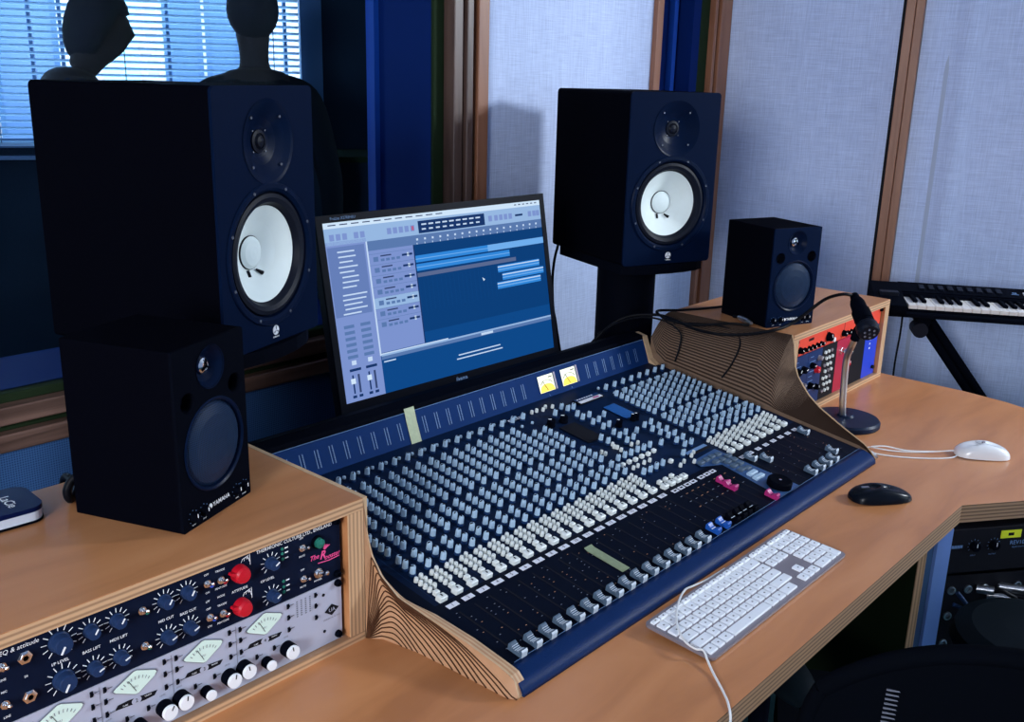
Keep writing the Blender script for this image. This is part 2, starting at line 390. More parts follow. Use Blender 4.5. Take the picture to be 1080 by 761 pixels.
# right wall, leaning outwards from the corner; local x runs along the wall towards the back of the room
CR = Vector((3.0, 1.75, 0)); WA = math.atan2(-1, .25)
WMAT = T(CR) @ RZ(WA)
rw = MB(WMAT).box(0, 1.0, .004, .08, -Z0, H_C, WALLP)
rows = []
def fold(t):
    return .009*math.exp(-((t-.735)/.030)**2)-.005*math.exp(-((t-.69)/.03)**2)+.006*math.exp(-((t-.95)/.05)**2)
rw.box(0, .545, -.004, .004, -Z0, H_C, FABRIC)
rows = [[(t, -fold(t)*(1 if z < 1.2 else .4), z) for z in (-Z0, -.2, .3, .8, 1.2, H_C)] for t in [.605+.005*k for k in range(180)]]
rw.grid(rows, FABRIC)
rw.box(1.0, 1.5, .004, .08, -Z0, H_C, WALLP)
rw.M = Matrix(); rw.box(3.36, 5.2, .25, .33, -Z0, H_C, WALLP); rw.box(5.2, 5.26, -2.46, .33, -Z0, H_C, WALLP)
struct('wall_right', rw)
struct('trim_9', MB(WMAT).box(.540, .552, -.006, .01, -Z0, H_C, INK).box(.552, .578, -.03, .01, -Z0, H_C, TRIM).box(.579, .603, -.026, .01, -Z0, H_C, TRIM), .002)
struct('wall_left', MB().box(-2.26, -2.2, -2.4, 2.0, -Z0, H_C, WALLP))
# back wall with the daylight window behind the camera
bw = MB().box(-2.2, 2.7, -2.46, -2.4, -Z0, H_C, WALLP).box(4.5, 5.2, -2.46, -2.4, -Z0, H_C, WALLP).box(2.7, 4.5, -2.46, -2.4, -Z0, .1, WALLP).box(2.7, 4.5, -2.46, -2.4, 1.5, H_C, WALLP)
struct('wall_back', bw)

# ---- reflection in the glass, modelled as a solid room beyond it: far wall square to the view, window with blinds, brick building outside
A61 = R(61); GP = Vector((4.2*math.cos(A61), 4.2*math.sin(A61), 0)); GM = T(GP) @ RZ(A61-PI/2)     # local x right, y away
g = MB(GM)
WX0, WX1, WZ0, WZ1 = -1.15, .645, .462, 1.55
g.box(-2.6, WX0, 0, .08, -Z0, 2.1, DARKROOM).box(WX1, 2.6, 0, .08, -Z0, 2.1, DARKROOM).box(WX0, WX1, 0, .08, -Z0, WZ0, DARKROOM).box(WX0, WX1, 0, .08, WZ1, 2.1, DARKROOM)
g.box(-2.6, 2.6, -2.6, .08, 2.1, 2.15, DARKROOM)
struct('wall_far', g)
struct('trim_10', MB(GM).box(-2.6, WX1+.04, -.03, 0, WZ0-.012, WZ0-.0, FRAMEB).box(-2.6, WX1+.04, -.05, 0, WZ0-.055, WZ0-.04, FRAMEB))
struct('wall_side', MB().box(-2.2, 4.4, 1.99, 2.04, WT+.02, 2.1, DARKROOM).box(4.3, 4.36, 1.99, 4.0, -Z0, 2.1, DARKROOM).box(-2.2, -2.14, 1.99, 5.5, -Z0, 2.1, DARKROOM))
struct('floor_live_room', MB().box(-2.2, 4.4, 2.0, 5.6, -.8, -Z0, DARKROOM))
wf = MB(GM)
for x in (WX0, -.43, -.325, .055, .50, WX1-.03):
    wf.box(x, x+(.03 if x in (WX0, WX1-.03) else .012), .02, .06, WZ0, WZ1, FRAMEB)
wf.box(WX0, WX1, .02, .06, WZ0, WZ0+.02, FRAMEB).box(.56, WX1, -.02, .03, WZ0, WZ1, FRAMEB)
struct('window_1', wf)
bl = thing('window_blind', 'pale venetian blind over the bright window, reflection modelled as solid behind the studio glass', 'window blind', tuple(GM @ Vector((-.25, -.04, WZ0))), A61-PI/2)
s_ = MB()
for k in range(44):
    z = .012+k*.0245
    s_.M = T((0, 0, z)) @ RX(R(-20)); s_.box(-.9, .80, -.0125, .0125, -.0009, .0009, BLIND)
s_.build('slats', bl)
c_ = MB()
for x in (-.80, -.30, .15, .70): c_.tube([(x, -.013, 0), (x, -.013, 1.08)], .002, FRAMEB, 5)
c_.build('cord', bl)
MB().box(-.9, .80, -.018, .018, -.004, .008, BLIND).build('bottom_rail', bl)
# brick building of the reflection, modelled as solid
bm_ = bpy.data.materials.new('pale_brick'); bm_.use_nodes = True; nt = bm_.node_tree; b = nt.nodes['Principled BSDF']; b.inputs['Roughness'].default_value = .9
tc = nt.nodes.new('ShaderNodeTexCoord'); mp = nt.nodes.new('ShaderNodeMapping'); mp.inputs['Rotation'].default_value = (R(90), 0, 0)
bt = nt.nodes.new('ShaderNodeTexBrick'); bt.inputs['Scale'].default_value = 6.5; bt.inputs['Color1'].default_value = (.42, .36, .38, 1); bt.inputs['Color2'].default_value = (.70, .66, .68, 1)
bt.inputs['Mortar'].default_value = (.75, .8, .85, 1); bt.inputs['Mortar Size'].default_value = .03
nt.links.new(tc.outputs['Object'], mp.inputs[0]); nt.links.new(mp.outputs[0], bt.inputs['Vector']); nt.links.new(bt.outputs[0], b.inputs['Base Color'])
bd = thing('brick_building', 'pale brick building behind the far blind, reflection in the glass modelled as solid', 'building', tuple(GM @ Vector((0, 2.6, -Z0))), A61-PI/2)
q = MB().box(-4, 4, 0, .2, 0, 3.4, bm_); q.build('wall', bd)
for x0, x1 in ((-.86, -.56), (.10, .27), (.35, .50)):
    f = MB().box(x0-.03, x1+.03, -.02, 0, .9, 2.6, FRAMEB).build('window', bd)
    MB().box(x0, x1, -.03, -.021, .95, 2.55, mat('outside_glass', (.10, .18, .34), .2) if 'outside_glass' not in MATS else MATS['outside_glass']).build('pane', f)
MB().box(-.29, -.08, -.012, 0, 0, 3.3, mat('bright_render', (.55, .85, .88), .9)).build('rendered_strip', bd)
# dark furniture of the live room that shows right of the blind
fu = thing('storage_shelf', 'dark shelf unit in the unlit room beyond the glass', 'shelf', tuple(GM @ Vector((.98, -.42, -Z0))), A61-PI/2)
q = MB().box(-.42, .42, -.16, .16, 0, 1.18, DARKROOM); q.build('carcass', fu)
MB().box(-.44, .44, -.18, .18, 1.18, 1.2, DARKG).build('shelf_board', fu)
rl = thing('bench', 'dark bench with a pale rail beyond the glass, left of the tall speaker', 'bench', tuple(GM @ Vector((-.85, -1.35, -Z0))), A61-PI/2)
MB().box(-.5, .5, -.2, .2, .42, .47, DARKROOM).build('seat', rl)
MB().tube([(-.5, -.2, .83), (.42, -.2, .83)], .008, FRAMEB).tube([(-.5, -.2, .80), (.42, -.2, .80)], .006, FRAMEB).build('rail', rl)
for x in (-.45, .34): MB().tube([(x, -.2, 0), (x, -.2, .83)], .014, DARKROOM).build('leg', rl)
# glass pane
gm = bpy.data.materials.new('studio_glass'); gm.use_nodes = True; nt = gm.node_tree; nt.nodes.clear()
ou = nt.nodes.new('ShaderNodeOutputMaterial'); tr = nt.nodes.new('ShaderNodeBsdfTransparent'); gl = nt.nodes.new('ShaderNodeBsdfGlossy'); mx = nt.nodes.new('ShaderNodeMixShader')
tr.inputs[0].default_value = (.80, .90, 1, 1); gl.inputs['Roughness'].default_value = 0; mx.inputs[0].default_value = .0015
nt.links.new(tr.outputs[0], mx.inputs[1]); nt.links.new(gl.outputs[0], mx.inputs[2]); nt.links.new(mx.outputs[0], ou.inputs[0])
struct('window_3', MB().box(WL, XR, 1.972, 1.978, WB, WT, gm))

# ---- two reflected people, modelled as solid figures in front of the far window
def person(name, label, pos, rz, height, shirt, lean, hairlong, bow=0.):
    k = height/1.78
    root = thing(name, label, 'person', (pos[0], pos[1], -Z0), rz)
    J = [  # joint, radius, parent
        ((0, 0, .96), (.15, .11), None), ((0, .0, 1.12), (.135, .10), 0), ((0, .01, 1.30), (.155, .11), 1), ((0, .01, 1.43), (.12, .085), 2),
        ((0, -.005, 1.50), (.050, .050), 3), ((lean*.3, -.015, 1.56), (.048, .052), 4), ((lean*.6, -.03, 1.62), (.060, .076), 5), ((lean, -.02, 1.70), (.070, .088), 6), ((lean, -.015, 1.745), (.05, .06), 7),
        ((lean*.75, -.098, 1.635), (.017, .020), 6),
        ((.17, .01, 1.42), (.062, .06), 3), ((.235, .02, 1.14), (.045, .045), 10), ((.25, -.05, .90), (.032, .034), 11), ((.25, -.08, .80), (.035, .02), 12), ((.248, -.10, .73), (.022, .014), 13),
        ((-.17, .01, 1.42), (.062, .06), 3), ((-.235, .02, 1.14), (.045, .045), 15), ((-.25, -.05, .90), (.032, .034), 16), ((-.25, -.08, .80), (.035, .02), 17), ((-.248, -.10, .73), (.022, .014), 18),
        ((.095, 0, .86), (.085, .085), 0), ((.10, -.01, .48), (.058, .06), 20), ((.10, .02, .09), (.04, .042), 21), ((.11, -.12, .035), (.038, .028), 22),
        ((-.095, 0, .86), (.085, .085), 0), ((-.10, -.01, .48), (.058, .06), 24), ((-.10, .02, .09), (.04, .042), 25), ((-.11, -.12, .035), (.038, .028), 26)]
    J = [((x, y*math.cos(bow)-(z-1.46)*math.sin(bow), 1.46+y*math.sin(bow)+(z-1.46)*math.cos(bow)) if i in (4, 5, 6, 7, 8, 9) else (x, y, z), r, p) for i, ((x, y, z), r, p) in enumerate(J)]
    me = bpy.data.meshes.new('body'); me.from_pydata([tuple(c*k for c in j[0]) for j in J], [(j[2], i) for i, j in enumerate(J) if j[2] is not None], [])
    o = bpy.data.objects.new('body', me); COL.objects.link(o)
    sk = o.modifiers.new('skin', 'SKIN'); sk.use_smooth_shade = True
    for i, j in enumerate(J): me.skin_vertices[0].data[i].radius = (j[1][0]*k, j[1][1]*k); me.skin_vertices[0].data[i].use_root = (i == 0)
    o.modifiers.new('sub', 'SUBSURF').levels = 2; o.modifiers['sub'].render_levels = 2
    dg = bpy.context.evaluated_depsgraph_get(); m2 = bpy.data.meshes.new_from_object(o.evaluated_get(dg))
    bpy.data.objects.remove(o); m2.materials.clear()
    for m in (SKIN, shirt, JEANS): m2.materials.append(m)
    for p in m2.polygons:
        z = p.center.z/k; x = abs(p.center.x)/k
        p.material_index = 1 if (.98 < z < 1.475 and not (x > .2 and z < 1.0)) else (2 if z < .98 and x < .2 else 0)
        p.use_smooth = True
    m2.name = 'body'; b = bpy.data.objects.new('body', m2); COL.objects.link(b); b.parent = root
    h = MB(T((0, 0, 1.46*k)) @ RX(bow) @ T((lean*k, 0, .225*k)))
    rows = []
    for i in range(13):
        th = PI*i/12; row = []
        for a in range(25):
            ph = 2*PI*a/24; front = max(0, -math.sin(ph)); r = .083+.003*math.sin(5*ph)
            z = .105*math.cos(th); 
            if front > .35 and z < .045: z = .045+(z-.045)*.1; r *= .80
            elif z < -.02: z = z*hairlong
            row.append((r*1.0*math.sin(max(th, .02))*math.cos(ph)*k*(.98 if hairlong < 1.2 else 1.12), r*1.12*math.sin(max(th, .02))*math.sin(ph)*k, z*k))
        rows.append(row)
    h.grid(rows, HAIR); h.build('hair', root)
    return root
person('person', 'reflected person in dark blue top, bowed head, modelled solid before the far window, left side', (1.462, 3.130), R(80), 1.75, SHIRT1, .02, 1.5, .45)
person('person', 'reflected short-haired person in black top, modelled solid before the far window, right side', (1.935, 2.85), R(150), 1.77, SHIRT2, 0., .9)

# ================================================================ DESK
d = thing('studio_desk', 'long beech plywood studio desk with angled right wing, under mixing console', 'desk', (1.2, .9, -Z0))
OFF = Vector((-1.2, -.9, Z0))
poly = [(-.9, .495), (1.856, .495), (2.62, -.06), (2.80, .10), (2.56, .53), (2.595, .63), (2.612, .74), (2.615, 1.0), (2.60, 1.27), (1.80, 1.27), (1.80, 1.62), (1.05, 1.62), (1.05, 1.27), (-.9, 1.27)]
q = MB(T(OFF)); q.prism(poly, -.036, 0, DESK, PLYD); q.build('desk_top', d, bevel=.0012)
q = MB(T(OFF)); q.box(-.85, -.82, .56, 1.24, -Z0, -.036, DARKG); q.build('side_panel', d)
q = MB(T(OFF)); q.box(.2, .23, .62, 1.24, -Z0, -.036, DARKG); q.build('side_panel', d)
q = MB(T(OFF)); q.box(2.56, 2.59, .80, 1.24, -Z0, -.036, DARKG); q.build('side_panel', d)
q = MB(T(OFF)); q.box(.23, 2.56, 1.2, 1.225, -.6, -.036, DARKG); q.build('back_panel', d)

# ================================================================ RACK CABINETS
CT = .2115
def cabinet(name, label, x0, x1):
    t = thing(name, label, 'rack cabinet', (x0, .95, 0), 0, 'plywood rack cabinets on the desk')
    W = x1-x0; D = .325; th = .026; zb = .0125; zt = CT-.0165
    q = MB().box(0, W, 0, D, zt, CT, CABTOP); 
    q.build('top_panel', t)
    # ply edges on the front: bands stacked in z (top, bottom) and x (sides)
    MB().box(0, W, -.0012, 0, zt+.0005, CT-.0008, PLYZ).build('front_lipping', t)
    MB().box(0, W, -.0012, D, 0, zb, PLYZ).build('bottom_panel', t)
    MB().box(0, th, 0, D, zb, zt, CABTOP).box(0, th, -.0012, 0, zb, zt, PLYX).build('side_panel', t)
    MB().box(W-th, W, 0, D, zb, zt, CABTOP).box(W-th, W, -.0012, 0, zb, zt, PLYX).build('side_panel', t)
    MB().box(th, W-th, D-.012, D, zb, zt, INK).build('back_panel', t)
    return t
cabinet('rack_cabinet', 'left plywood rack cabinet holding the black and silver preamps', .228, .782)
cabinet('rack_cabinet', 'right plywood rack cabinet holding the orange unit and coloured modules', 2.036, 2.588)

# ================================================================ RACK GEAR, left
FYR = .958
def knob_mesh(name, r, h, body, cap=None, line=WHITE, skirt=None, n=18):
    q = MB()
    prof = [(r*1.12, 0), (r*1.12, h*.18), (r*1.0, h*.24), (r*.94, h*.9), (r*.86, h)]
    q.lathe(prof, body, n, mats=[skirt or body, skirt or body, body, body])
    if cap:
        q.lathe([(r*.84, h), (r*.84, h+.0006), (0.0001, h+.0007)], cap, n)
    if line: q.box(-r*.08, r*.08, 0, r*.84, h+.0002, h+.0013, line)
    return q.mesh(name)
def fmat(x, z, a=0., y=0.): return T((x, y, z)) @ RX(PI/2) @ RZ(a)          # a knob on a -y facing front
def toggle_mb(q, x, z, s=1., ang=-25, m=CHROME):
    keep = q.M; q.M = keep @ T((x, 0, z)) @ RX(PI/2)
    q.lathe([(.0048*s, 0), (.0048*s, .002*s), (.003*s, .0022*s), (.003*s, .005*s)], m, 8)
    q.M = keep @ T((x, -.004*s, z)) @ RX(PI/2) @ RX(R(ang)); q.lathe([(.0011*s, 0), (.0019*s, .012*s), (.0001, .0135*s)], m, 8); q.M = keep
rx0, rx1 = .2575, .7492
ro = thing('valve_preamp', 'black rack preamp with red knobs and pink script logo, top of the left cabinet', 'audio preamp', (rx0, FYR, .1045))
X = lambda x: x-rx0
Zr = lambda z: z-.1045
MB().box(0, rx1-rx0, 0, .003, 0, .0905, ROOST).box(.03, .46, .003, .24, .003, .088, INK).build('front_panel', ro)
le = MB(T((0, -.0006, 0)))
text(le, 'THERMIONIC CULTURE LTD., ENGLAND', .0064, T((X(.678), 0, Zr(.1872))) @ FRONT, WHITE, bold=.012)
text(le, 'valve mic/line amp with EQ & attitude', .0072, T((X(.300), 0, Zr(.1852))) @ FRONT, WHITE, shear=.2)
for s, x, z in (('OP LEVEL', .634, .1455), ('ATTITUDE', .594, .1475), ('MODE', .568, .149), ('LPF', .550, .149), ('BASS CUT', .524, .1465), ('MID CUT', .496, .1485), ('MIDS LIFT', .439, .1495), ('BASS LIFT', .408, .149), ('I/P LEVEL', .374, .1500), ('DI', .3385, .1495), ('POWER', .711, .1145), ('TRIODE', .5687, .183), ('PENTODE', .5687, .1605), ('OFF', .5505, .184), ('ON', .5505, .1605),
                ('TRIODE', .5687, .1375), ('PENTODE', .5687, .1145), ('OFF', .5505, .139), ('ON', .5505, .1155), ('OFF', .6871, .183), ('MUTE', .6871, .158), ('OFF', .6871, .1385), ('MUTE', .6871, .1145), ('MIC', .3155, .186), ('LINE', .3155, .156), ('MIC', .3155, .142), ('LINE', .3155, .113)):
    text(le, s, .0048 if len(s) > 7 or s in ('OP LEVEL', 'BASS CUT', 'MID CUT', 'ATTITUDE') else .0036, T((X(x), 0, Zr(z))) @ FRONT, WHITE, bold=.012)
le.build('lettering', ro)
lg = MB(T((0, -.0006, 0)))
PINKP = mat('pink_script', (.85, .08, .28), .5)
text(lg, 'The', .0095, T((X(.706), 0, Zr(.1485))) @ FRONT, PINKP, shear=.35, bold=.02); text(lg, 'ooster', .0095, T((X(.735), 0, Zr(.1425))) @ FRONT, PINKP, shear=.35, bold=.02)
text(lg, 'R', .0155, T((X(.7195), 0, Zr(.1475))) @ FRONT, PINKP, shear=.3, bold=.03)
lg.tube([(X(.712), 0, Zr(.1385)), (X(.73), 0, Zr(.1368)), (X(.747), 0, Zr(.1378))], .0007, PINKP, 5)
for a in range(4): lg.tube([(X(.7225), 0, Zr(.156)), (X(.724+.0025*a), 0, Zr(.1625-.0012*a))], [.0016, .0006], PINKP, 6)      # cockscomb flourish
lg.build('logo', ro)
K_S = knob_mesh('knob', .0075, .012, ROOSTB); K_B = knob_mesh('big_knob', .0105, .014, ROOSTB)
def dial(parent, x, z, r0, r1, n, a, me, nm, a0=-140, a1=140):
    q = MB(T((0, -.0005, 0)))
    for k in range(n):
        t = R(lerp(a0, a1, k/(n-1))); c, s = math.sin(t), math.cos(t)
        q.tube([(x+c*r0, 0, z+s*r0), (x+c*r1, 0, z+s*r1)], .00055, WHITE, 4)
    o = inst(me, nm, parent, fmat(x, z, a)); q.build('scale', o).matrix_local = (fmat(x, z, a)).inverted()
for xs in (.4957, .524, .4388, .4089):
    for z, a in ((.1722, R(-35)), (.1266, R(-70))): dial(ro, X(xs), Zr(z), .0095, .0145, 11, a, K_S, 'knob')
for z in (.1686, .1235): dial(ro, X(.6395), Zr(z-.002), .0095, .0142, 10, R(-60), K_S, 'knob')
for z in (.1736, .1284): dial(ro, X(.3752), Zr(z), .013, .019, 11, R(150), K_B, 'gain_knob')
for z in (.1700, .1246):                                   # red attitude knobs: chicken-head pointers with their curves
    q = MB(fmat(X(.594), Zr(z))); q.lathe([(.0115, 0), (.0115, .004), (.0105, .010), (.0085, .0135), (.0001, .0145)], RED, 20)
    q.M = fmat(X(.594), Zr(z), R(70)); q.add([(-.005, 0, .002), (.005, 0, .002), (.0015, .016, .002), (-.0015, .016, .002), (-.005, 0, .013), (.005, 0, .013), (.0015, .016, .009), (-.0015, .016, .009)], [(0, 1, 2, 3), (7, 6, 5, 4), (0, 4, 5, 1), (1, 5, 6, 2), (2, 6, 7, 3), (3, 7, 4, 0)], RED)
    o = q.build('attitude_knob', ro); tag(o, 'red pointer knob')
    q = MB(T((X(.594), -.0005, Zr(z))))
    for j in range(4): q.tube([(.004+.004*j, 0, .012+.001*j), (.006+.0035*j, 0, .016+.0012*j), (.015+.0005*j, 0, .0185-.0045*j)], .0004, WHITE, 4)
    q.tube([(.0, 0, -.0125), (.014, 0, -.0115)], .0006, WHITE, 4)
    q.build('curve_print', ro)
for x, z, led in ((.5503, .1729, LEDB), (.5687, .1705, RED), (.5508, .1279, LEDB), (.5687, .1259, RED), (.4682, .1717, LEDG), (.4674, .1272, LEDG), (.6871, .1701, None), (.6874, .1259, None), (.7104, .1258, None), (.3164, .1713, None), (.3146, .1281, None)):
    q = MB(); toggle_mb(q, X(x), Zr(z), 1.05 if x != .7104 else 1.5)
    if led: q.M = fmat(X(x)+.0055, Zr(z)-.004); q.lathe([(.0028, 0), (.0028, .003), (.0001, .0045)], led, 10)
    q.build('toggle_switch', ro)
for x, zs in ((.6577, (.1787, .1724, .1648)), (.6577, (.1336, .1259, .1187))):
    for z in zs:
        q = MB(fmat(X(x), Zr(z))); q.lathe([(.0022, 0), (.0022, .001), (.0001, .0022)], LEDG, 10); q.M = T((X(x)+.006, -.0005, Zr(z))) ; q.box(-.0022, .0028, 0, .0004, -.0008, .0008, WHITE); q.build('indicator_light', ro)
q = MB(fmat(X(.7111), Zr(.1700))); q.lathe([(.0088, 0), (.0088, .004), (.007, .0045), (.0065, .009), (.0001, .0115)], LEDG, 20, mats=[BLACK, BLACK, LEDG, LEDG]); q.build('pilot_lamp', ro)
for z in (.1724, .1262):
    q = MB(fmat(X(.3389), Zr(z))); q.lathe([(.0078, 0), (.0078, .003), (.0052, .0035), (.0052, .005), (.0032, .005), (.003, .0005)], CHROME, 6, smooth=False, cap1=False); q.lathe([(.0031, .0008), (.0001, .0008)], INK, 10); q.build('jack_socket', ro)
def rack_bolts(parent, pts):
    for x, z in pts:
        q = MB(fmat(x, z)); q.lathe([(.0052, 0), (.0052, .003), (.004, .006), (.0028, .0065), (.0026, .0035), (.0001, .0035)], BLACK, 12); q.build('rack_bolt', parent)
rack_bolts(ro, [(X(.7424), Zr(.1893)), (X(.7422), Zr(.1125))])

ua = thing('four_channel_preamp', 'silver four-channel rack preamp with lozenge meters, lower unit of the left cabinet', 'audio preamp', (rx0, FYR, .0135))
Zu = lambda z: z-.0135
MB().box(0, rx1-rx0, 0, .003, 0, .0902, UA).box(.03, .46, .003, .24, .003, .086, INK).build('front_panel', ua)
K_U = MB(); K_U.lathe([(.0102, 0), (.0102, .013), (.0094, .0135), (.0094, .0165), (.0088, .0172), (.0001, .0172)], BLACK, 22, mats=[BLACK, BLACK, WHITE, WHITE, WHITE]); K_U.box(-.0006, .0006, .003, .009, .0172, .0176, INK); K_U = K_U.mesh('gain_knob')
K_V = MB(); K_V.lathe([(.0074, 0), (.0074, .012), (.0068, .0125), (.0068, .015), (.0062, .0156), (.0001, .0156)], BLACK, 18, mats=[BLACK, BLACK, WHITE, WHITE, WHITE]); K_V = K_V.mesh('level_knob')
pr = MB(T((0, -.0005, 0)))
for c in range(4):
    x = .6257-.0866*(3-c)
    m = MB(T((X(x), 0, Zu(.0862)))); loz = [(-.026, 0), (-.021, .004), (-.002, .0148), (.004, .0152), (.0262, .006), (.0262, .001), (.002, -.0145), (-.003, -.0148), (-.026, -.004)]
    loz = [(-.0262, .001), (-.0235, .0035), (-.001, .0150), (.003, .0150), (.0245, .0055), (.0262, .003), (.0235, -.001), (.003, -.0140), (-.001, -.0140), (-.0235, -.002)]
    m.add([(a*1.06, -.001, b_*1.08) for a, b_ in loz], [tuple(range(9, -1, -1))], GREYTXT); m.add([(a, -.0018, b_) for a, b_ in loz], [tuple(range(9, -1, -1))], METG)
    for k in range(9):
        t = R(lerp(-52, 52, k/8)); m.tube([(math.sin(t)*.019, -.0022, -.010+math.cos(t)*.0145), (math.sin(t)*.022, -.0022, -.010+math.cos(t)*.0185)], .00035, GREYTXT, 4)
    m.tube([(0, -.0022, -.010), (-.008, -.0022, .006)], .0003, INK, 4); m.M = m.M @ T((0, -.0022, -.0045)); text(m, 'VU', .004, FRONT, GREYTXT)
    tag(m.build('vu_meter', ua), 'pale green lozenge-shaped meter')
    bn = MB(T((X(x), -.0006, Zu(.0630)))); bn.add([(-.026, 0, -.0012), (.010, 0, -.0046), (.022, 0, -.0042), (.026, 0, .0012), (-.010, 0, .0046), (-.022, 0, .0042)], [(0, 1, 2, 3, 4, 5)], INK)
    bn.M = bn.M @ T((0, -.0004, 0)) @ FRONT @ Matrix.Diagonal((1.25, 1, 1, 1)); bn.lathe([(.0048, 0), (.0001, .0001)], UA, 18); bn.M = T((X(x), -.0014, Zu(.0630))); text(bn, str(c+1), .0068, FRONT, INK)
    text(bn, 'TUBE', .0028, T((-.0135, .0005, 0)) @ FRONT, WHITE); text(bn, 'TRANS', .0028, T((.0140, .0005, 0)) @ FRONT, WHITE)
    bn.build('channel_badge', ua)
    for dx, z in ((-.035, .0937), (-.035, .0787), (-.035, .062), (.0368, .0955), (.0368, .0793), (.0368, .062), (-.0131, .0447), (.0131, .0459)):
        q = MB(fmat(X(x+dx), Zu(z))); q.box(-.0016, .0016, -.0034, .0034, 0, .0012, INK); q.box(-.0013, .0013, -.0004, .0026, .0012, .0035, BLACK); q.build('slide_switch', ua)
        pr.box(X(x+dx)+.004, X(x+dx)+.009, 0, .0003, Zu(z)-.0005, Zu(z)+.0005, GREYTXT)
    for dx, z, me, nm in ((-.0336, .0401, K_U, 'gain_knob'), (-.0590+.0866-.0276+.0, .0322, K_V, 'level_knob'), (.0318, .0374, K_U, 'gain_knob')):
        inst(me, nm, ua, fmat(X(x+dx), Zu(z), R(-50+c*20)))
    pr.box(X(x-.0408), X(x-.0404), 0, .0003, Zu(.018), Zu(.100), GREYTXT)
    text(pr, 'GAIN', .003, T((X(x-.0336), 0, Zu(.0545))) @ FRONT, GREYTXT); text(pr, 'LEVEL', .003, T((X(x+.0318), 0, Zu(.0535))) @ FRONT, GREYTXT)
for i in range(4):
    for j in range(8): pr.M = T((X(.6767+i*.0068), -.0005, Zu(.0960-j*.0030))); pr.box(-.0011, .0011, 0, .0004, -.0008, .0008, GREYTXT)
pr.M = T((0, -.0006, 0)); text(pr, 'UNIVERSAL AUDIO', .0033, T((X(.7318), 0, Zu(.0505))) @ FRONT, GREYTXT)
pr.build('panel_print', ua)
q = MB(T((X(.7318), -.0008, Zu(.0626)))); q.add([(-.012, 0, 0), (0, 0, -.0085), (.012, 0, 0), (0, 0, .0085)], [(0, 1, 2, 3)], INK); text(q, 'UA', .0080, T((0, -.0005, 0)) @ FRONT, UA); q.build('logo', ua)
for z in (.0944, .0784, .0613):
    q = MB(fmat(X(.706), Zu(z))); q.box(-.0016, .0016, -.0034, .0034, 0, .0012, INK); q.box(-.0013, .0013, -.0004, .0026, .0012, .0035, BLACK); q.build('slide_switch', ua)
for z in (.089, .0346):
    q = MB(fmat(X(.7192), Zu(z))); q.lathe([(.0022, 0), (.0022, .0008), (.0001, .001)], INK, 10); q.build('panel_screw', ua)
rack_bolts(ua, [(X(.7425), Zu(.0985)), (X(.7413), Zu(.0221))])

# ================================================================ RACK GEAR, right
sx0 = 2.0655; SW = .4915
og = thing('rack_preamp', 'slim orange-red rack unit across the top of the right cabinet', 'audio preamp', (sx0, FYR, .1500))
MB().box(0, SW, 0, .003, 0, .044, ORANGE).box(.02, SW-.02, .003, .2, .002, .042, INK).build('front_panel', og)
q = MB(T((0, -.0006, 0)))
for x in (2.147, 2.40): [q.box(x-sx0-.013+.0068*k, x-sx0-.0078+.0068*k, 0, .0004, .0275, .0335, INK) for k in range(4)]
q.box(2.33-sx0, 2.331-sx0, 0, .0004, .004, .04, INK).box(2.231-sx0, 2.232-sx0, 0, .0004, .028, .036, INK)
q.build('lettering', og)
K_O = knob_mesh('knob', .0052, .010, BLACK, n=12); K_OB = knob_mesh('gain_knob', .0105, .012, BLACK, n=16)
for x, z in ((2.0897, .1638), (2.3254, .1638)): inst(knob_mesh('knob', .0075, .011, BLACK, n=14), 'knob', og, fmat(x-sx0, z-.15, 1.))
for x in (2.1149, 2.1358, 2.1562, 2.1796, 2.2005, 2.352, 2.372, 2.393, 2.415, 2.436): inst(K_O, 'knob', og, fmat(x-sx0, .0112, 0))
inst(K_OB, 'gain_knob', og, fmat(2.2389-sx0, .0205, .5)); inst(K_OB, 'gain_knob', og, fmat(2.470-sx0, .0205, .5)); 
q = MB(fmat(2.2635-sx0, .010)); q.lathe([(.006, 0), (.006, .008), (.0001, .0085)], WHITE, 12); tag(q.build('knob', og), 'white knob')
rack_bolts(og, [(2.0685-sx0, .038), (2.0685-sx0, .006), (2.553-sx0, .038)])
def module(label, x0, x1, m):
    t = thing('preamp_module', label, 'audio module', (x0, FYR, .0135), 0, 'modules in the right rack cabinet')
    MB().box(.0006, x1-x0-.0006, 0, .003, 0, .1345, m).box(.003, x1-x0-.003, .003, .16, .003, .131, INK).build('front_panel', t)
    return t
def knobs(t, items, n=14):
    for x, z, r, m in items:
        inst(knob_mesh('knob', r, .010, m, n=n), 'knob', t, fmat(x, z, random.uniform(-2, 2)))
def printed(t, w_):
    q = MB(T((0, -.0005, 0)))
    for k in range(10):
        z = .012+k*.012; q.box(.005+.01*random.random(), .012+w_*.3*random.random()+.01, 0, .0003, z, z+.0016, LINEBL)
    q.build('panel_print', t)
t = module('navy module with dark knobs at the left end of the right rack', 2.0665, 2.142, MODNAVY)
knobs(t, [(.022, .098, .0085, BLACK), (.052, .098, .0085, BLACK), (.022, .066, .0075, BLACK), (.055, .060, .006, GREYALU), (.05, .030, .008, BLACK)]); printed(t, .07)
t = module('navy module with one crimson knob, second from the left in the right rack', 2.142, 2.218, MODNAVY)
knobs(t, [(.02, .1, .0075, BLACK), (.058, .112, .006, GREYALU), (.048, .085, .0085, RED), (.02, .05, .008, BLACK), (.055, .040, .007, BLACK)]); printed(t, .07)
t = module('black module with columns of white push buttons in the right rack', 2.218, 2.300, INK)
for i in range(3):
    for j in range(7):
        q = MB(fmat(.014+i*.017+.008*(j % 2), .02+j*.0165)); q.lathe([(.0042, 0), (.0042, .004), (.0001, .005)], (BTNW if (i+j) % 4 else GREYALU), 10); q.build('push_button', t)
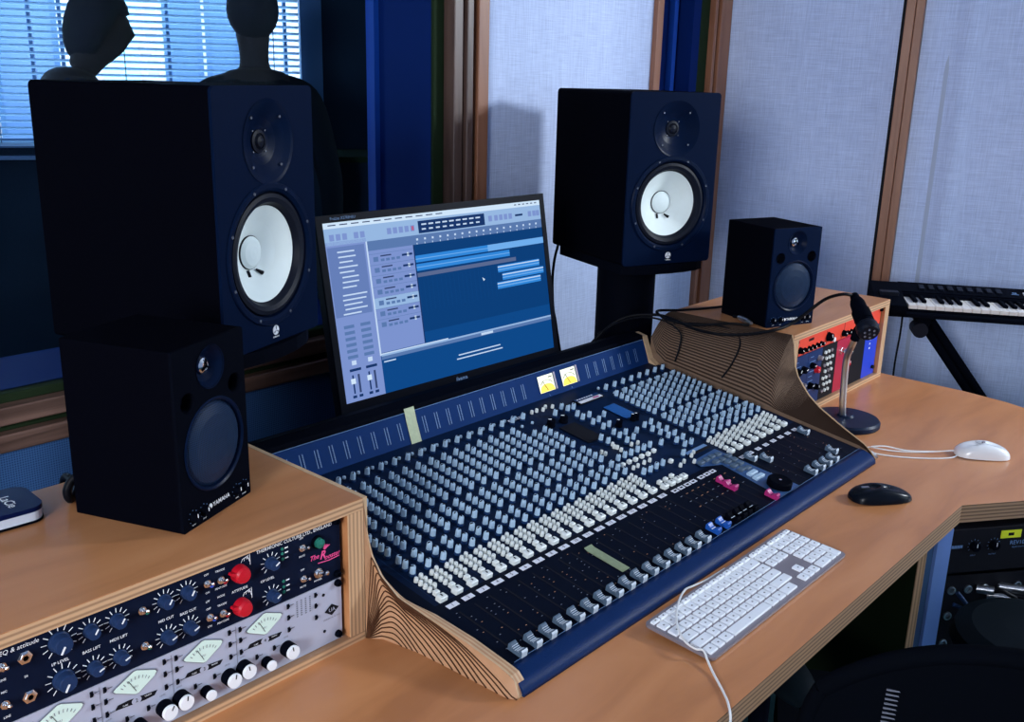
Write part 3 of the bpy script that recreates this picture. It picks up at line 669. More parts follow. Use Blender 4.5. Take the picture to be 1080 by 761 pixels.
t = module('crimson module with small red lights in the right rack, behind the microphone stand', 2.300, 2.392, MODRED)
knobs(t, [(.03, .104, .008, CHROME), (.07, .095, .008, CHROME), (.068, .066, .007, RED)])
for z in (.02, .035, .05): q = MB(fmat(.066, z)); q.lathe([(.003, 0), (.003, .001), (.0001, .003)], mat('orange_led', (.9, .2, .05), .3, emit=.5) if 'orange_led' not in MATS else MATS['orange_led'], 8); q.build('indicator_light', t)
module('plain black blank module between the crimson and blue modules', 2.392, 2.474, INK)
t = module('bright blue module at the right end of the right rack', 2.474, 2.556, MODBLUE)
q = MB(T((0, -.0006, 0))); q.box(.046, .070, 0, .0004, .1165, .1195, WHITE); q.box(.050, .070, 0, .0004, .1115, .1145, WHITE)
for k in range(3): q.box(.030, .036, 0, .0004, .075+k*.012, .080+k*.012, WHITE)
q.build('lettering', t)
q = MB(fmat(.066, .02)); q.lathe([(.005, 0), (.005, .006), (.0001, .0065)], INK, 12); q.build('knob', t)

# ================================================================ PLYWOOD FILLERS beside the console
SLOPE = .15
def zc(y): return .0195+(y-.708)*SLOPE
def fill_right():
    t = thing('plywood_filler', 'wide striped plywood filler sloping from the right rack cabinet down to the console', 'plywood filler', (1.95, 1.0, 0))
    P = T((-1.95, -1.0, 0))
    ys = [1.272, 1.255, 1.23, 1.2, 1.15, 1.1, 1.05, 1.0, .97, .955, .948, .94, .93, .915, .897, .88, .865, .83, .798, .765, .738, .72, .704]
    A = [(.704, 1.945, .006), (.715, 1.945, .0215), (.738, 1.945, zc(.738)+.006), (.95, 1.947, zc(.95)+.007), (1.235, 1.947, zc(1.235)+.008), (1.25, 1.947, .112), (1.272, 1.947, .162)]
    B = [(.704, 1.958, .004), (.72, 1.966, .0155), (.738, 1.975, .024), (.798, 2.0, .0395), (.865, 2.023, .063), (.897, 2.030, .083), (.928, 2.0350, .1145), (.943, 2.0352, .150), (.95, 2.0354, .208), (.955, 2.0355, CT), (1.272, 2.0355, CT)]
    N = 32
    q = MB(P); rows = []; rm = []
    for i in range(N+1):
        for e in ((0, .72) if i < N else (0,)):
            s = (i+e)/N; row = []
            for y in ys:
                xa, za = interp(A, y); xb, zb_ = interp(B, y)
                back = max(0., min(1., (y-.90)/.10)); k = lerp(s**1.15, 1-(1-min(1, s/.80))**1.7, back)
                row.append((lerp(xa, xb, s), y, lerp(za, zb_, k)-(.0018 if e else 0)))
            rows.append(row); rm.append(FILR_D if e else FILR_L)
    q.grid(rows, FILR_L, smooth=False, rowmats=rm)
    # outer and inner skirts down to the desk, back
    q.grid([rows[-1], [(x, y, 0) for x, y, z in rows[-1]]], FILEDGE, False); q.grid([[(x, y, 0) for x, y, z in rows[0]], rows[0]], FILR_L, False)
    q.grid([[r[0] for r in rows], [(r[0][0], r[0][1], 0) for r in rows]], FILR_L, False); q.grid([[(r[-1][0], r[-1][1], 0) for r in rows], [r[-1] for r in rows]], FILEDGE, False)
    q.build('stacked_plies', t)
    # light edge strip along the outer curve, and the cheek by the meter bridge
    q = MB(P); q.tube([(x+.0005, y, z+.0003) for x, y, z in rows[-1] if y < .956], .0016, FILEDGE, 6); q.build('lipping', t)
    q = MB(P); q.extx([(1.243, zc(1.243)), (1.262, .112), (1.284, .163), (1.31, .168), (1.31, .03), (1.24, .03)], 1.930, 1.9468, FILEDGE); tag(q.build('bridge_cheek', t), 'pale plywood cheek at the end of the meter bridge')
fill_right()
def fill_left():
    t = thing('plywood_filler', 'narrow carved plywood filler with fanned dark lines between left cabinet and console', 'plywood filler', (.81, .83, 0))
    P = T((-.81, -.83, 0))
    TOP = [(0, .7835, .950, .2115), (.10, .7875, .950, .168), (.22, .793, .948, .128), (.34, .8005, .938, .095), (.47, .810, .912, .066), (.62, .8215, .868, .0505), (.80, .8275, .797, .0385), (.91, .8272, .735, .0290), (.965, .8265, .712, .0230), (1, .8245, .702, .004)]
    BOT = [(0, .7835, .9485, 0), (.08, .786, .943, 0), (.2, .797, .930, 0), (.45, .808, .870, 0), (.65, .8120, .806, 0), (.83, .8138, .756, 0), (.95, .8160, .712, 0), (1, .8225, .702, 0)]
    def S(s, r):
        a = interp(BOT, s); b_ = interp(TOP, s); h = 1-(1-r)**1.5 if False else r
        dip = .006*math.sin(PI*r)*math.sin(PI*min(1, s*1.2))
        return (lerp(a[0], b_[0], h)+dip, lerp(a[1], b_[1], h)+dip*.6, lerp(a[2], b_[2], h))
    SP = [(0, .30, .06, .34), (.25, .33, .36, .47), (.6, .35, .80, .72), (.85, .26, .96, .90), (1, .16, .99, 1.)]
    def curve(c, n=40):
        sp_, rm_, se = interp(SP, c); pw = lerp(1.5, 7, c*c); out = []
        for k in range(n+1):
            s = se*(k/n)**1.2
            r = rm_*(s/sp_)**1.5 if s < sp_ else rm_*(1-((s-sp_)/(se-sp_))**pw)
            if abs(s-sp_) < .05: r = min(r, rm_*(1-.10*(1-abs(s-sp_)/.05)))
            out.append((min(1, s), max(0, min(.99, r))))
        for _ in range(14): out = [out[0]]+[tuple((a+2*b_+d_)/4 for a, b_, d_ in zip(out[k-1], out[k], out[k+1])) for k in range(1, n)]+[out[-1]]
        return [S(*q_) for q_ in out]
    q = MB(P); base = [[S(s/30, r/14) for s in range(31)] for r in range(15)]; q.grid(base, FILL_L)
    q.build('carved_face', t)
    q = MB(P)
    N = 15
    for i in range(N):
        c = i/(N-1); cv = curve(c); keep = [Vector(p) for p in cv]
        q.tube([p+Vector((-.0006, -.0004, .0002)) for p in keep], [.0004+.0006*min(1, k/14) for k in range(len(keep))], FILL_D, 4, caps=False)
    tag(q.build('ply_line', t), 'dark glue lines fanned over the carved face', kind='stuff')
    # the stacked edge on top and the body behind it
    tops = [interp(TOP, k/40) for k in range(41)]
    q = MB(P); rows = []; rm = []
    for j in range(6):
        f = j/5; rows.append([(lerp(p[0], .8535 if p[1] < .96 else .846, f) if False else p[0]+f*.017*min(1, .25+k/14), p[1], lerp(p[2], max(min(p[2], zc(p[1])+.004), min(p[2], .03) if p[1] < .71 else 0), f**2)) for k, p in enumerate(tops)]); rm.append(FILEDGE if j % 2 == 0 else FILL_L)
    q.grid(rows, FILEDGE, False, rowmats=rm); q.grid([rows[-1], [(p[0], p[1], 0) for p in rows[-1]]], FILL_L, False)
    q.grid([[r[-1] for r in rows], [(r[-1][0], r[-1][1], 0) for r in rows]], FILEDGE, False)
    q.extx([(.95, 0), (.95, .2115), (1.27, .2115), (1.27, 0)], .783, .790, FILEDGE)
    q.build('stacked_edge', t)
fill_left()

# ================================================================ MIXING CONSOLE
con = thing('mixing_console', 'large dark blue analogue mixing console covered in pale knobs, set into the desk', 'mixing console', (1.4, 1.0, 0))
CP = T((-1.4, -1.0, 0))
ANG = math.atan(SLOPE); CA = math.cos(ANG)
def CM(x, y, h=0., a=0.): return CP @ T((x, y, zc(y)+h)) @ RX(ANG) @ RZ(a)
X0, X1 = .853, 1.9435
q = MB(CP); q.extx([(.734, .002), (.734, zc(.734)-.001), (1.262, zc(1.262)-.001), (1.262, .002)], X0, X1, CONSOLE); q.build('body', con)
q = MB(CP); q.extx([(.734, .001), (.734, zc(.734)+.0012), (.724, zc(.724)+.001), (.712, .0185), (.7035, .0135), (.699, .007), (.698, .001)], .8315, X1, ARM, True); q.build('armrest', con)
q = MB(CP); q.extx([(.734, .001), (.734, zc(.734)+.0005), (.96, zc(.96)+.0005), (1.2, zc(1.2)), (1.2, .001)], .832, X0, CONDARK); q.build('end_trim', con)
def panel(name, xa, xb, ya, yb, m, h=.0006, lab=None):
    o = MB(CP).add([(xa, ya, zc(ya)+h), (xb, ya, zc(ya)+h), (xb, yb, zc(yb)+h), (xa, yb, zc(yb)+h)], [(0, 1, 2, 3)], m).build(name, con)
    return tag(o, lab) if lab else o
panel('fader_panel', X0, X1-.004, .735, .8835, CONDARK, .0006, 'black fader panel')
# meter bridge
q = MB(CP); q.extx([(1.262, .06), (1.262, .098), (1.284, .156), (1.286, .166), (1.312, .170), (1.335, .165), (1.335, .06)], .79, 1.930, BLACK); br_ = q.build('meter_bridge', con)
def BRP(x, t, o=.0008): return (x, 1.262+.022*t-o*.935, .098+.058*t+o*.355)
q = MB(CP); q.add([BRP(.79, .03), BRP(1.929, .03), BRP(1.929, .98), BRP(.79, .98)], [(0, 1, 2, 3)], BRIDGE); q.build('bridge_face', br_)
q = MB(CP)
for t in (-.01, .995): q.tube([BRP(.79, t, .001), BRP(1.929, t, .001)], .0007, LINEBL, 5)
q.build('edge_trim', br_)
q = MB(CP)
for k in range(34):
    x = .949-.031*3+.0309*k+(.0002*k)
    if 1.50 < x < 1.69 or x > 1.92: continue
    q = MB(CP)
    for dx, w_ in ((0, .0008), (.0062, .0011)):
        q.add([BRP(x+dx-w_, .24, .0014), BRP(x+dx+w_, .24, .0014), BRP(x+dx+w_, .75, .0014), BRP(x+dx-w_, .75, .0014)], [(0, 1, 2, 3)], LINEBL)
        if dx:
            for j in range(11): t = .26+.046*j; q.add([BRP(x+dx-.0025, t, .0015), BRP(x+dx, t, .0015), BRP(x+dx, t+.016, .0015), BRP(x+dx-.0025, t+.016, .0015)], [(0, 1, 2, 3)], BRIDGE)
    q.build('level_scale', br_)
for xa in (1.5297, 1.6056):
    xb = xa+.0495
    q = MB(CP); q.add([BRP(xa, .25, .003), BRP(xb, .25, .003), BRP(xb, .83, .003), BRP(xa, .83, .003)], [(0, 1, 2, 3)], VUW)
    cx = (xa+xb)/2; fan = [BRP(xa+.001, .26, .0034), BRP(xb-.001, .26, .0034)]+[BRP(cx+.0215*math.cos(R(a)), .36+.17*math.sin(R(a)), .0034) for a in range(0, 181, 15)]
    q.add(fan, [tuple(range(len(fan)))], VUY)
    q.tube([BRP(cx+.021*math.cos(R(a)), .42+.24*math.sin(R(a)), .0038) for a in range(25, 156, 10)], .0004, INK, 4); q.tube([BRP(cx, .3, .004), BRP(cx-.012, .66, .004)], .0004, INK, 4)
    q.box(xb-.016, xb-.004, 1.262+.022*.76-.0040, 1.262+.022*.76-.0034, .098+.058*.74, .098+.058*.77, INK)
    vu = q.build('vu_meter', br_); tag(vu, 'backlit cream and yellow meter')
    q = MB(CP); q.add([BRP(xb+.004, .25, .002), BRP(xb+.009, .25, .002), BRP(xb+.009, .85, .002), BRP(xb+.004, .85, .002)], [(0, 1, 2, 3)], mat('meter_frame_lilac', (.28, .24, .32), .4) if 'meter_frame_lilac' not in MATS else MATS['meter_frame_lilac'])
    text(q, 'L' if xa < 1.55 else 'R', .006, T(BRP(cx+.004, .12, .0016)) @ RX(PI/2-.36), LINEBL); q.build('frame', vu)

# channel strips
CH_L = [.8750+.0310*k for k in range(18)]
CH_R = [1.6790+.0320*k for k in range(8)]
rowsY = [.957, .9735, .988, 1.0125, 1.027, 1.0415, 1.056, 1.0805, 1.095, 1.109, 1.1235, 1.138, 1.1525, 1.167, 1.1815]
def knob_top(q, h=.0165):
    q.lathe([(.0054, 0), (.0054, .0035), (.0047, .0045), (.0043, .0145), (.0036, h)], KNOB, 10, mats=[KNOBSK, KNOBSK, KNOB, KNOB])
    q.box(-.0008, .0008, -.0005, .0042, h-.0004, h+.0012, INK)
KN = MB(); knob_top(KN); KN = KN.mesh('knob')
KP = MB(); KP.lathe([(.0036, 0), (.0036, .004), (.0030, .0075), (.0001, .008)], BTNW, 9); KP = KP.mesh('push_button')
KD = MB(); KD.lathe([(.003, 0), (.003, .004), (.0001, .0055)], KNOB, 8); KD = KD.mesh('small_button')
KBIG = MB(); KBIG.cbox(-.0075, .0075, -.006, .006, 0, .008, BTNW, .0014); KBIG.box(-.0012, .0012, -.0012, .003, .008, .0083, INK); KBIG = KBIG.mesh('mute_button')
KMID = MB(); KMID.cbox(-.0045, .0045, -.004, .004, 0, .007, BTNW, .001); KMID = KMID.mesh('solo_button')
knob_pos = []; btn_pos = []; dot_pos = []; mute_pos = []; solo_pos = []
for chs, nL in ((CH_L, True), (CH_R, False)):
    for ci, x in enumerate(chs):
        kx = x+.003
        for r_i, y in enumerate(rowsY):
            if nL and ci >= 16 and y > 1.06 and r_i in (13, 14): continue
            knob_pos.append((kx+.012*(y-.957), y))
        if nL or True: knob_pos.append((kx+.0095, 1.2155)); dot_pos += [(kx+.016, 1.195), (kx+.0145, 1.000), (kx+.0145, 1.068), (kx+.003, 1.230)]
        for j, y in enumerate((.945, .9355, .9260, .9165)): btn_pos += [(x-.0035, y-.003), (x+.0085, y)]
        solo_pos.append((x-.001, .9030)); mute_pos.append((x-.0035, .8895))
        # number label
centre_knobs = [(1.5217, 1.2032), (1.5275, 1.191), (1.5442, 1.1897), (1.5239, 1.1631), (1.5221, 1.1472), (1.5431, 1.1471), (1.523, 1.1215), (1.5424, 1.1221), (1.5721, 1.1312), (1.524, 1.0961), (1.5432, 1.0965), (1.5219, 1.0689), (1.521, 1.0534), (1.5436, 1.0554), (1.5168, 1.0323), (1.54, 1.0335), (1.57, 1.047), (1.4789, 1.068), (1.4802, 1.0515), (1.4857, 1.1905), (1.5398, .9942), (1.5186, .9938), (1.5006, .9961), (1.4784, .9953), (1.4592, .9964), (1.4372, .9959),
    (1.6067, 1.0531), (1.6317, 1.0546), (1.6058, 1.0329), (1.6306, 1.0342), (1.608, 1.0151), (1.6327, 1.0162), (1.6102, .9974), (1.6316, .9963), (1.607, .9753), (1.631, .9762), (1.5693, .9872), (1.6066, .9557), (1.6277, .9542), (1.5704, .9361), (1.4354, .9359), (1.4544, .934), (1.4752, .9347), (1.497, .935)]
knob_pos += centre_knobs
btn_pos += [(1.4795, 1.0352), (1.4822, 1.0296), (1.4808, 1.0191), (1.4851, 1.0432), (1.4384, 1.035), (1.4398, 1.0266), (1.5188, 1.0218), (1.5359, 1.0187), (1.4549, .9616), (1.4764, .9621), (1.4942, .9616), (1.44, .9611), (1.6, .93), (1.585, .925), (1.53, .915), (1.55, .92), (1.568, .908), (1.50, 1.228), (1.515, 1.221), (1.486, 1.222), (1.47, 1.226), (1.455, 1.226)]
solo_pos += [(1.4322, .9801), (1.4535, .9807), (1.4724, .9795), (1.4943, .9801), (1.5138, .9788), (1.5351, .9804), (1.4359, .9001), (1.4556, .9001), (1.477, .9011), (1.528, .936)]
mute_pos += [(1.4312, .8855), (1.4533, .8855), (1.4742, .886), (1.4943, .8858)]
cam2 = Vector((0, 0, .76))
def spread(name, me, pos, limit=100, h=0., rnd=1.):
    pos = sorted(pos, key=lambda p: (Vector((p[0], p[1], 0))-cam2).length)
    for x, y in pos[:limit]: inst(me, name, con, CM(x, y, h, random.uniform(-2.4, 2.4)*rnd))
    if pos[limit:]:
        vs, fs, mi, sm = [], [], [], []; mev = [v.co.copy() for v in me.vertices]; mef = [(list(p.vertices), p.material_index, p.use_smooth) for p in me.polygons]
        for x, y in pos[limit:]:
            M = CM(x, y, h, random.uniform(-2.4, 2.4)*rnd); o = len(vs); vs += [tuple(M @ v) for v in mev]
            for f, a, b_ in mef: fs.append([o+i for i in f]); mi.append(a); sm.append(b_)
        m2 = bpy.data.meshes.new(name); m2.from_pydata(vs, [], fs)
        for m in me.materials: m2.materials.append(m)
        m2.polygons.foreach_set('material_index', mi); m2.polygons.foreach_set('use_smooth', sm); m2.update()
        o = bpy.data.objects.new(name, m2); COL.objects.link(o); o.parent = con; tag(o, kind='stuff')
spread('knob', KN, knob_pos); spread('push_button', KP, btn_pos, rnd=0); spread('small_button', KD, dot_pos, rnd=0)
spread('solo_button', KMID, solo_pos, rnd=0); spread('mute_button', KBIG, mute_pos, rnd=0)
# number labels
for i, x in enumerate(CH_L+CH_R):
    q = MB(CM(x if i < 18 else x-.002, .8705 if i < 18 else .8635, .0009)); w_ = .0105 if i < 18 else .0085
    q.add([(-w_, -.0046, 0), (w_, -.0046, 0), (w_, .0046, 0), (-w_, .0046, 0)], [(0, 1, 2, 3)], LABEL); text(q, str(i+1), .0085, T((0, 0, .0004)), INK); q.build('number_label', con)
for k, x in enumerate((1.4385, 1.4587, 1.4799, 1.4995, 1.5274, 1.5479, 1.568)):
    q = MB(CM(x, .8668, .0009)); q.add([(-.0085, -.0046, 0), (.0085, -.0046, 0), (.0085, .0046, 0), (-.0085, .0046, 0)], [(0, 1, 2, 3)], LABEL); q.add([(-.004, -.002, .0003), (.004, -.002, .0003), (.004, .002, .0003), (-.004, .002, .0003)], [(0, 1, 2, 3)], INK); q.build('number_label', con)
# fader slots, their scales, and caps
sl = MB(); scl = MB(); GREYDOT = mat('scale_dot_grey', (.18, .20, .24), .6); ORDOT = mat('scale_dot_orange', (.45, .22, .12), .6)
fx = [x-.003 for x in CH_L]+[x-.003 for x in CH_R]
for i, x in enumerate(fx):
    for (dy, m) in ((0, INK),):
        q = MB(CM(x, .797, .0009)); q.box(-.0013, .0013, -.055, .058, -.0003, 0, INK); q.build('fader_slot', con)
    for k in range(12):
        if random.random() < (.75 if i < 10 else .3):
            scl.M = CM(x+random.choice((-.006, .006, .009, -.009)), .76+.0085*k, .0010); scl.box(-.0012, .0012, -.0005, .0005, 0, .0003, random.choice((GREYDOT, GREYDOT, ORDOT)))
for k in range(9):
    for j in range(3): scl.M = CM(1.43+.019*k, .848-.02*j, .001); scl.box(-.003, .003, -.0006, .0006, 0, .0003, random.choice((GREYDOT, ORDOT)))
for x in (1.4379, 1.4614, 1.4793, 1.5011, 1.555, 1.53, 1.578):
    q = MB(CM(x, .80, .0009)); q.box(-.0012, .0012, -.05, .05, -.0003, 0, INK); q.build('fader_slot', con)
tag(scl.build('fader_scale', con), kind='stuff')
def fader(mtop, mside, mline):
    prof = [(-.0125, 0), (-.0125, .0085), (-.0105, .0112), (-.0085, .0105), (-.004, .0068), (0, .0056), (.004, .0068), (.0085, .0105), (.0108, .0112), (.0125, .0085), (.0125, 0)]
    q = MB()
    for k in range(len(prof)-1):
        (a, b_), (c, d_) = prof[k], prof[k+1]; m = mside if k in (0, 1, 8, 9) else mtop
        q.add([(-.0058, a, b_), (.0058, a, b_), (.0058, c, d_), (-.0058, c, d_)], [(0, 1, 2, 3)], m)
    for sgn in (-1, 1): q.add([(sgn*.0058, a, b_) for a, b_ in prof], [tuple(range(len(prof)))], mtop)
    q.box(-.0059, .0059, -.0006, .0006, .0056, .0060, mline)
    for y in (-.0055, -.003, .003, .0055): q.box(-.0058, .0058, y-.0003, y+.0003, .006, .0085-abs(abs(y)-.0055)*.6, mside)
    return q.mesh('fader_cap')
F1 = fader(FADC, FADL, FADL); F2 = fader(BLUEC, BLUEC, WHITE); F3 = fader(PINK, PINK, INK); F4 = fader(BLACK, BLACK, FADL)
CAPS = [(x-.003, .7465, F1) for x in CH_L[:16]]+[(1.3755, .7495, F2), (1.4075, .7495, F2)]+[(x, .7480, F4) for x in (1.4379, 1.4614, 1.4793, 1.5011)]
CAPS += [(1.543, .8296, F3), (1.5396, .8112, F3), (1.578, .7465, F3)]
CAPS += [(1.7398, .748, F1), (1.7741, .748, F1), (1.8049, .748, F1), (1.8365, .748, F1), (1.8702, .765, F1), (1.9024, .845, F1), (1.7089, .829, F1), (1.6829, .850, F1)]
for x, y, me in CAPS: inst(me, 'fader_cap', con, CM(x, y, .001))
# centre section pieces
q = MB(CP); q.add([(x, y, zc(y)+.0012) for x, y in ((1.5638, .8892), (1.5677, .9118), (1.6574, .9156), (1.668, .7365), (1.592, .7365), (1.6088, .8697))][::-1], [(0, 1, 2, 3, 4, 5)], mat('transport_panel_blue', (.025, .075, .20), .4)); q.build('transport_panel', con)
for x, y in ((1.5759, .8972), (1.5965, .898), (1.6173, .8988), (1.637, .897), (1.6054, .8815), (1.6248, .8796), (1.6269, .8675), (1.6503, .8811), (1.6233, .8521), (1.6225, .8352), (1.6428, .85), (1.6465, .8655), (1.6389, .8314), (1.6214, .8151), (1.6179, .8003), (1.6340, .8151), (1.6337, .7998)):
    q = MB(CM(x, y, .0012)); q.cbox(-.0078, .0078, -.0052, .0052, 0, .005, FADC if y > .83 else KNOB, .001); q.build('transport_button', con)
q = MB(CM(1.6315, .760, .001)); q.lathe([(.0235, 0), (.0235, .011), (.021, .0135), (.012, .0128), (.0001, .0125)], BLACK, 30); q.lathe([(.003, .0131), (.0001, .0135)], CHROME, 8); q.build('jog_wheel', con)
q = MB(CM(1.6185, 1.2058, .001)); q.box(-.041, .041, -.0105, .0105, 0, .003, INK); q.box(-.040, .040, .002, .0095, .003, .0034, KNOBSK); q.box(-.038, .038, -.0098, -.0008, .003, .0036, LABEL); q.box(.008, .028, -.0075, -.003, .0036, .0038, PINK); [q.box(-.034+.008*k, -.029+.008*k, .0045, .007, .0034, .0038, LABEL) for k in range(7)]; tag(q.build('name_plate', con), 'white and pink maker plate below the right meter')
q = MB(CM(1.632, 1.131, .0008)); q.box(-.019, .019, -.031, .031, 0, .001, mat('display_blue', (.02, .11, .36), .25)); q.build('display', con)
q = MB(CM(1.4765, 1.113, .0008)); q.box(-.024, .024, -.038, .038, 0, .0008, INK); q.build('monitor_section_panel', con)
for x, y, r in ((1.4462, 1.1679, .0085), (1.4835, 1.1656, .0085), (1.6203, 1.0903, .006), (1.6297, 1.0889, .006), (1.57, 1.09, .007)):
    inst(knob_mesh('monitor_knob', r, .014, BLACK, n=14), 'monitor_knob', con, CM(x, y, 0, 1.))
for (xa, xb, y) in ((1.16, 1.30, 1.2265), (1.585, 1.64, .9365)):
    pass
q = MB(CM(1.405, 1.2255, .0012)); q.add([(-.021, -.0035, 0), (.021, -.0035, 0), (.021, .0035, 0), (-.021, .0035, 0)], [(0, 1, 2, 3)], LABEL); [q.box(-.017+.006*k, -.013+.006*k, -.0012, .0012, 0, .0004, INK) for k in range(6)]; q.build('model_plate', con)
q = MB(CM(1.62, .9365, .0012)); q.box(-.036, .036, -.004, .004, 0, .0006, LINEBL); q.box(-.036, .036, -.012, -.006, 0, .0006, INK); q.build('section_label', con)
q = MB(CP)
for x in [c-.0125 for c in CH_L]+[CH_L[-1]+.0185]+[c-.0145 for c in CH_R]: q.add([(x-.0003, .886, zc(.886)+.0008), (x+.0003, .886, zc(.886)+.0008), (x+.008, 1.235, zc(1.235)+.0008), (x+.0074, 1.235, zc(1.235)+.0008)], [(0, 1, 2, 3)], KNOBSK)
q.add([(X0, .7345, zc(.7345)+.0016), (X1, .7345, zc(.7345)+.0016), (X1, .7352, zc(.7352)+.0016), (X0, .7352, zc(.7352)+.0016)], [(0, 1, 2, 3)], LINEBL)
q.build('channel_line', con)

# masking tape strips
t = MB(); pts = [(1.1578, 1.02), (1.1826, 1.02), (1.1822, -.05), (1.1576, -.05)]
rowt = [[BRP(lerp(1.1578, 1.1826, u), v, .0022+(.0015 if v > 1 else 0)) for u in (0, .5, 1)] for v in (1.12, 1.02, .7, .4, .1, -.05)]
t.grid(rowt, TAPE); t.grid([[(x, y+.004, z-.0004) for x, y, z in r] for r in rowt][::-1], TAPE)
tag(t.build('masking_tape'), 'short vertical strip of pale tape across the meter bridge', 'tape')
t = MB(); rowt = [[(lerp(1.1432, 1.1623, u), y, zc(y)+.0022+(.002 if y > .843 else 0)) for u in (0, .5, 1)] for y in (.846, .840, .82, .80, .785, .7705)]
t.grid(rowt, TAPEG); t.grid([[(x, y, z-.0007) for x, y, z in r] for r in rowt][::-1], TAPEG)
tag(t.build('masking_tape'), 'greenish tape strip stuck over a fader slot at the front of the console', 'tape')

# ================================================================ SPEAKERS
def big_speaker(label, loc, rz):
    W, Hh, D = .25, .395, .332
    t = thing('studio_monitor', label, 'speaker', loc, rz, 'large white-cone studio monitors')
    vs, fs = plate([rrect(.010, W-.010, .010, Hh-.010, .004)], rrect(0, W, 0, Hh, .009), D-.005)
    q = MB(T((0, .005, 0))); q.add(vs, fs, CABBLK); q.M = Matrix(); q.box(.009, W-.009, D-.012, D-.001, .009, Hh-.009, CABBLK); q.build('cabinet', t)
    WX, WZ_, HX, HZ = .125, .141, .129, .313
    vs, fs = plate([circ(WX, WZ_, .110), circ(HX, HZ, .062)], rrect(0, W, 0, Hh, .009), .005)
    MB().add(vs, fs, BAFFLE).build('baffle', t)
    MB().extx([(-.001, -.0), (.0, .0)], 0, 0, BAFFLE) if False else None
    q = MB(); lathe_front(q, HX, HZ, [(.064, -.0012), (.060, .0005), (.050, .006), (.036, .013), (.024, .0175), (.0175, .019)], HORN, n=44, cap0=False, cap1=False); hn = q.build('tweeter_horn', t)
    q = MB(); lathe_front(q, HX, HZ, [(.018, .019), (.0175, .0165), (.0125, .0155), (.0118, .0175), (.008, .0135), (.0001, .012)], RUBBER, n=26, cap0=False); q.build('tweeter_dome', hn)
    for a in (45, 135, 225, 315): sc_ = MB(); lathe_front(sc_, HX+.051*math.cos(R(a)), HZ+.051*math.sin(R(a)), [(.0025, .0035), (.0022, .0022), (.0001, .0022)], SCREW, n=8); sc_.build('screw', hn)
    for k in range(4): a = 45+90*k; sc_ = MB(); lathe_front(sc_, HX+.022*math.cos(R(a)), HZ+.022*math.sin(R(a)), [(.0015, .016), (.0001, .0155)], SCREW, n=6); sc_.build('screw', hn)
    q = MB(); lathe_front(q, WX, WZ_, [(.112, -.001), (.110, -.003), (.103, -.003), (.0985, .0005), (.097, .008)], HORN, n=56, cap0=False, cap1=False); fr = q.build('woofer_frame', t)
    q = MB(); lathe_front(q, WX, WZ_, [(.0972, .008), (.0945, .002), (.0885, .0005), (.0815, .003), (.0775, .0105), (.0755, .0125)], RUBBER, n=56, cap0=False, cap1=False); q.build('surround', fr)
    q = MB(); lathe_front(q, WX, WZ_, [(.0757, .0125), (.070, .0165), (.050, .0295), (.0265, .042)], CONE, n=56, cap0=False, cap1=False); q.build('cone', fr)
    q = MB(); lathe_front(q, WX, WZ_, [(.0262, .0425), (.0258, .0385), (.020, .0345), (.010, .0322), (.0001, .0315)], CAPW, n=36, cap0=False); lathe_front(q, WX, WZ_, [(.0268, .0422), (.0272, .0398), (.0260, .0390)], INK, n=36, cap0=False, cap1=False); q.build('dust_cap', fr)
    q = MB(); q.tube([(WX-.010, .0385, WZ_-.027), (WX-.011, .0345, WZ_-.037)], [.0022, .0028], INK, 8); q.tube([(WX+.010, .0375, WZ_-.028), (WX+.020, .0325, WZ_-.035)], [.0016, .0034], INK, 8); q.build('lead_wire', fr)
    for k in range(8):
        sc_ = MB(); a = R(22.5+45*k); lathe_front(sc_, WX+.1055*math.cos(a), WZ_+.1055*math.sin(a), [(.0028, -.003), (.0022, -.0038), (.0001, -.0036)], SCREW, n=8); sc_.build('screw', fr)
    q = MB(); lathe_front(q, .127, .020, [(.0078, -.0001), (.0076, -.0012), (.0001, -.0013)], WHITE, n=28)
    for a in (90, 210, 330):
        q.M = T((.127, -.0016, .020)) @ RY(-R(a-90)); q.box(-.0006, .0006, -.0002, .0002, .001, .0072, GREYTXT); q.box(-.0016, .0016, -.0002, .0002, .0045, .0052, GREYTXT)
    q.M = Matrix(); text(q, 'YAMAHA', .0042, T((.127, -.0008, .0092)) @ FRONT, WHITE, bold=.01); q.build('logo', t)
    return t
big_speaker('large black studio monitor with white cone on the left, behind the small speaker', (.7726, 1.2464, .3398), R(20))
big_speaker('large black studio monitor with white cone on the right, in front of the fabric wall', (1.8734, 1.3155, .335), R(-20.95))
def spk_stand(label, cx, cy, z, rz):
    t = thing('speaker_stand', label, 'speaker stand', (cx, cy, -Z0), rz, 'stands under the large studio monitors')
    z += Z0
    pl = [(-.118, .14), (-.118, -.150), (-.09, -.165), (-.045, -.176), (0, -.179), (.045, -.176), (.09, -.165), (.118, -.150), (.118, .14)]
    MB().prism(pl, z-.022, z, BLACK).build('top_plate', t, bevel=.004)
    MB().lathe([(.074, .02), (.074, z-.022)], BLACK, 28).build('pole', t)
    MB().prism([(-.11, -.15), (.11, -.15), (.11, .15), (-.11, .15)], 0, .022, BLACK).build('base_plate', t, bevel=.003)
    return t
spk_stand('black column stand under the right large monitor', 2.049, 1.4258, .335, R(-20.95))
spk_stand('black column stand under the left large monitor', .8335, 1.445, .3398, R(20))
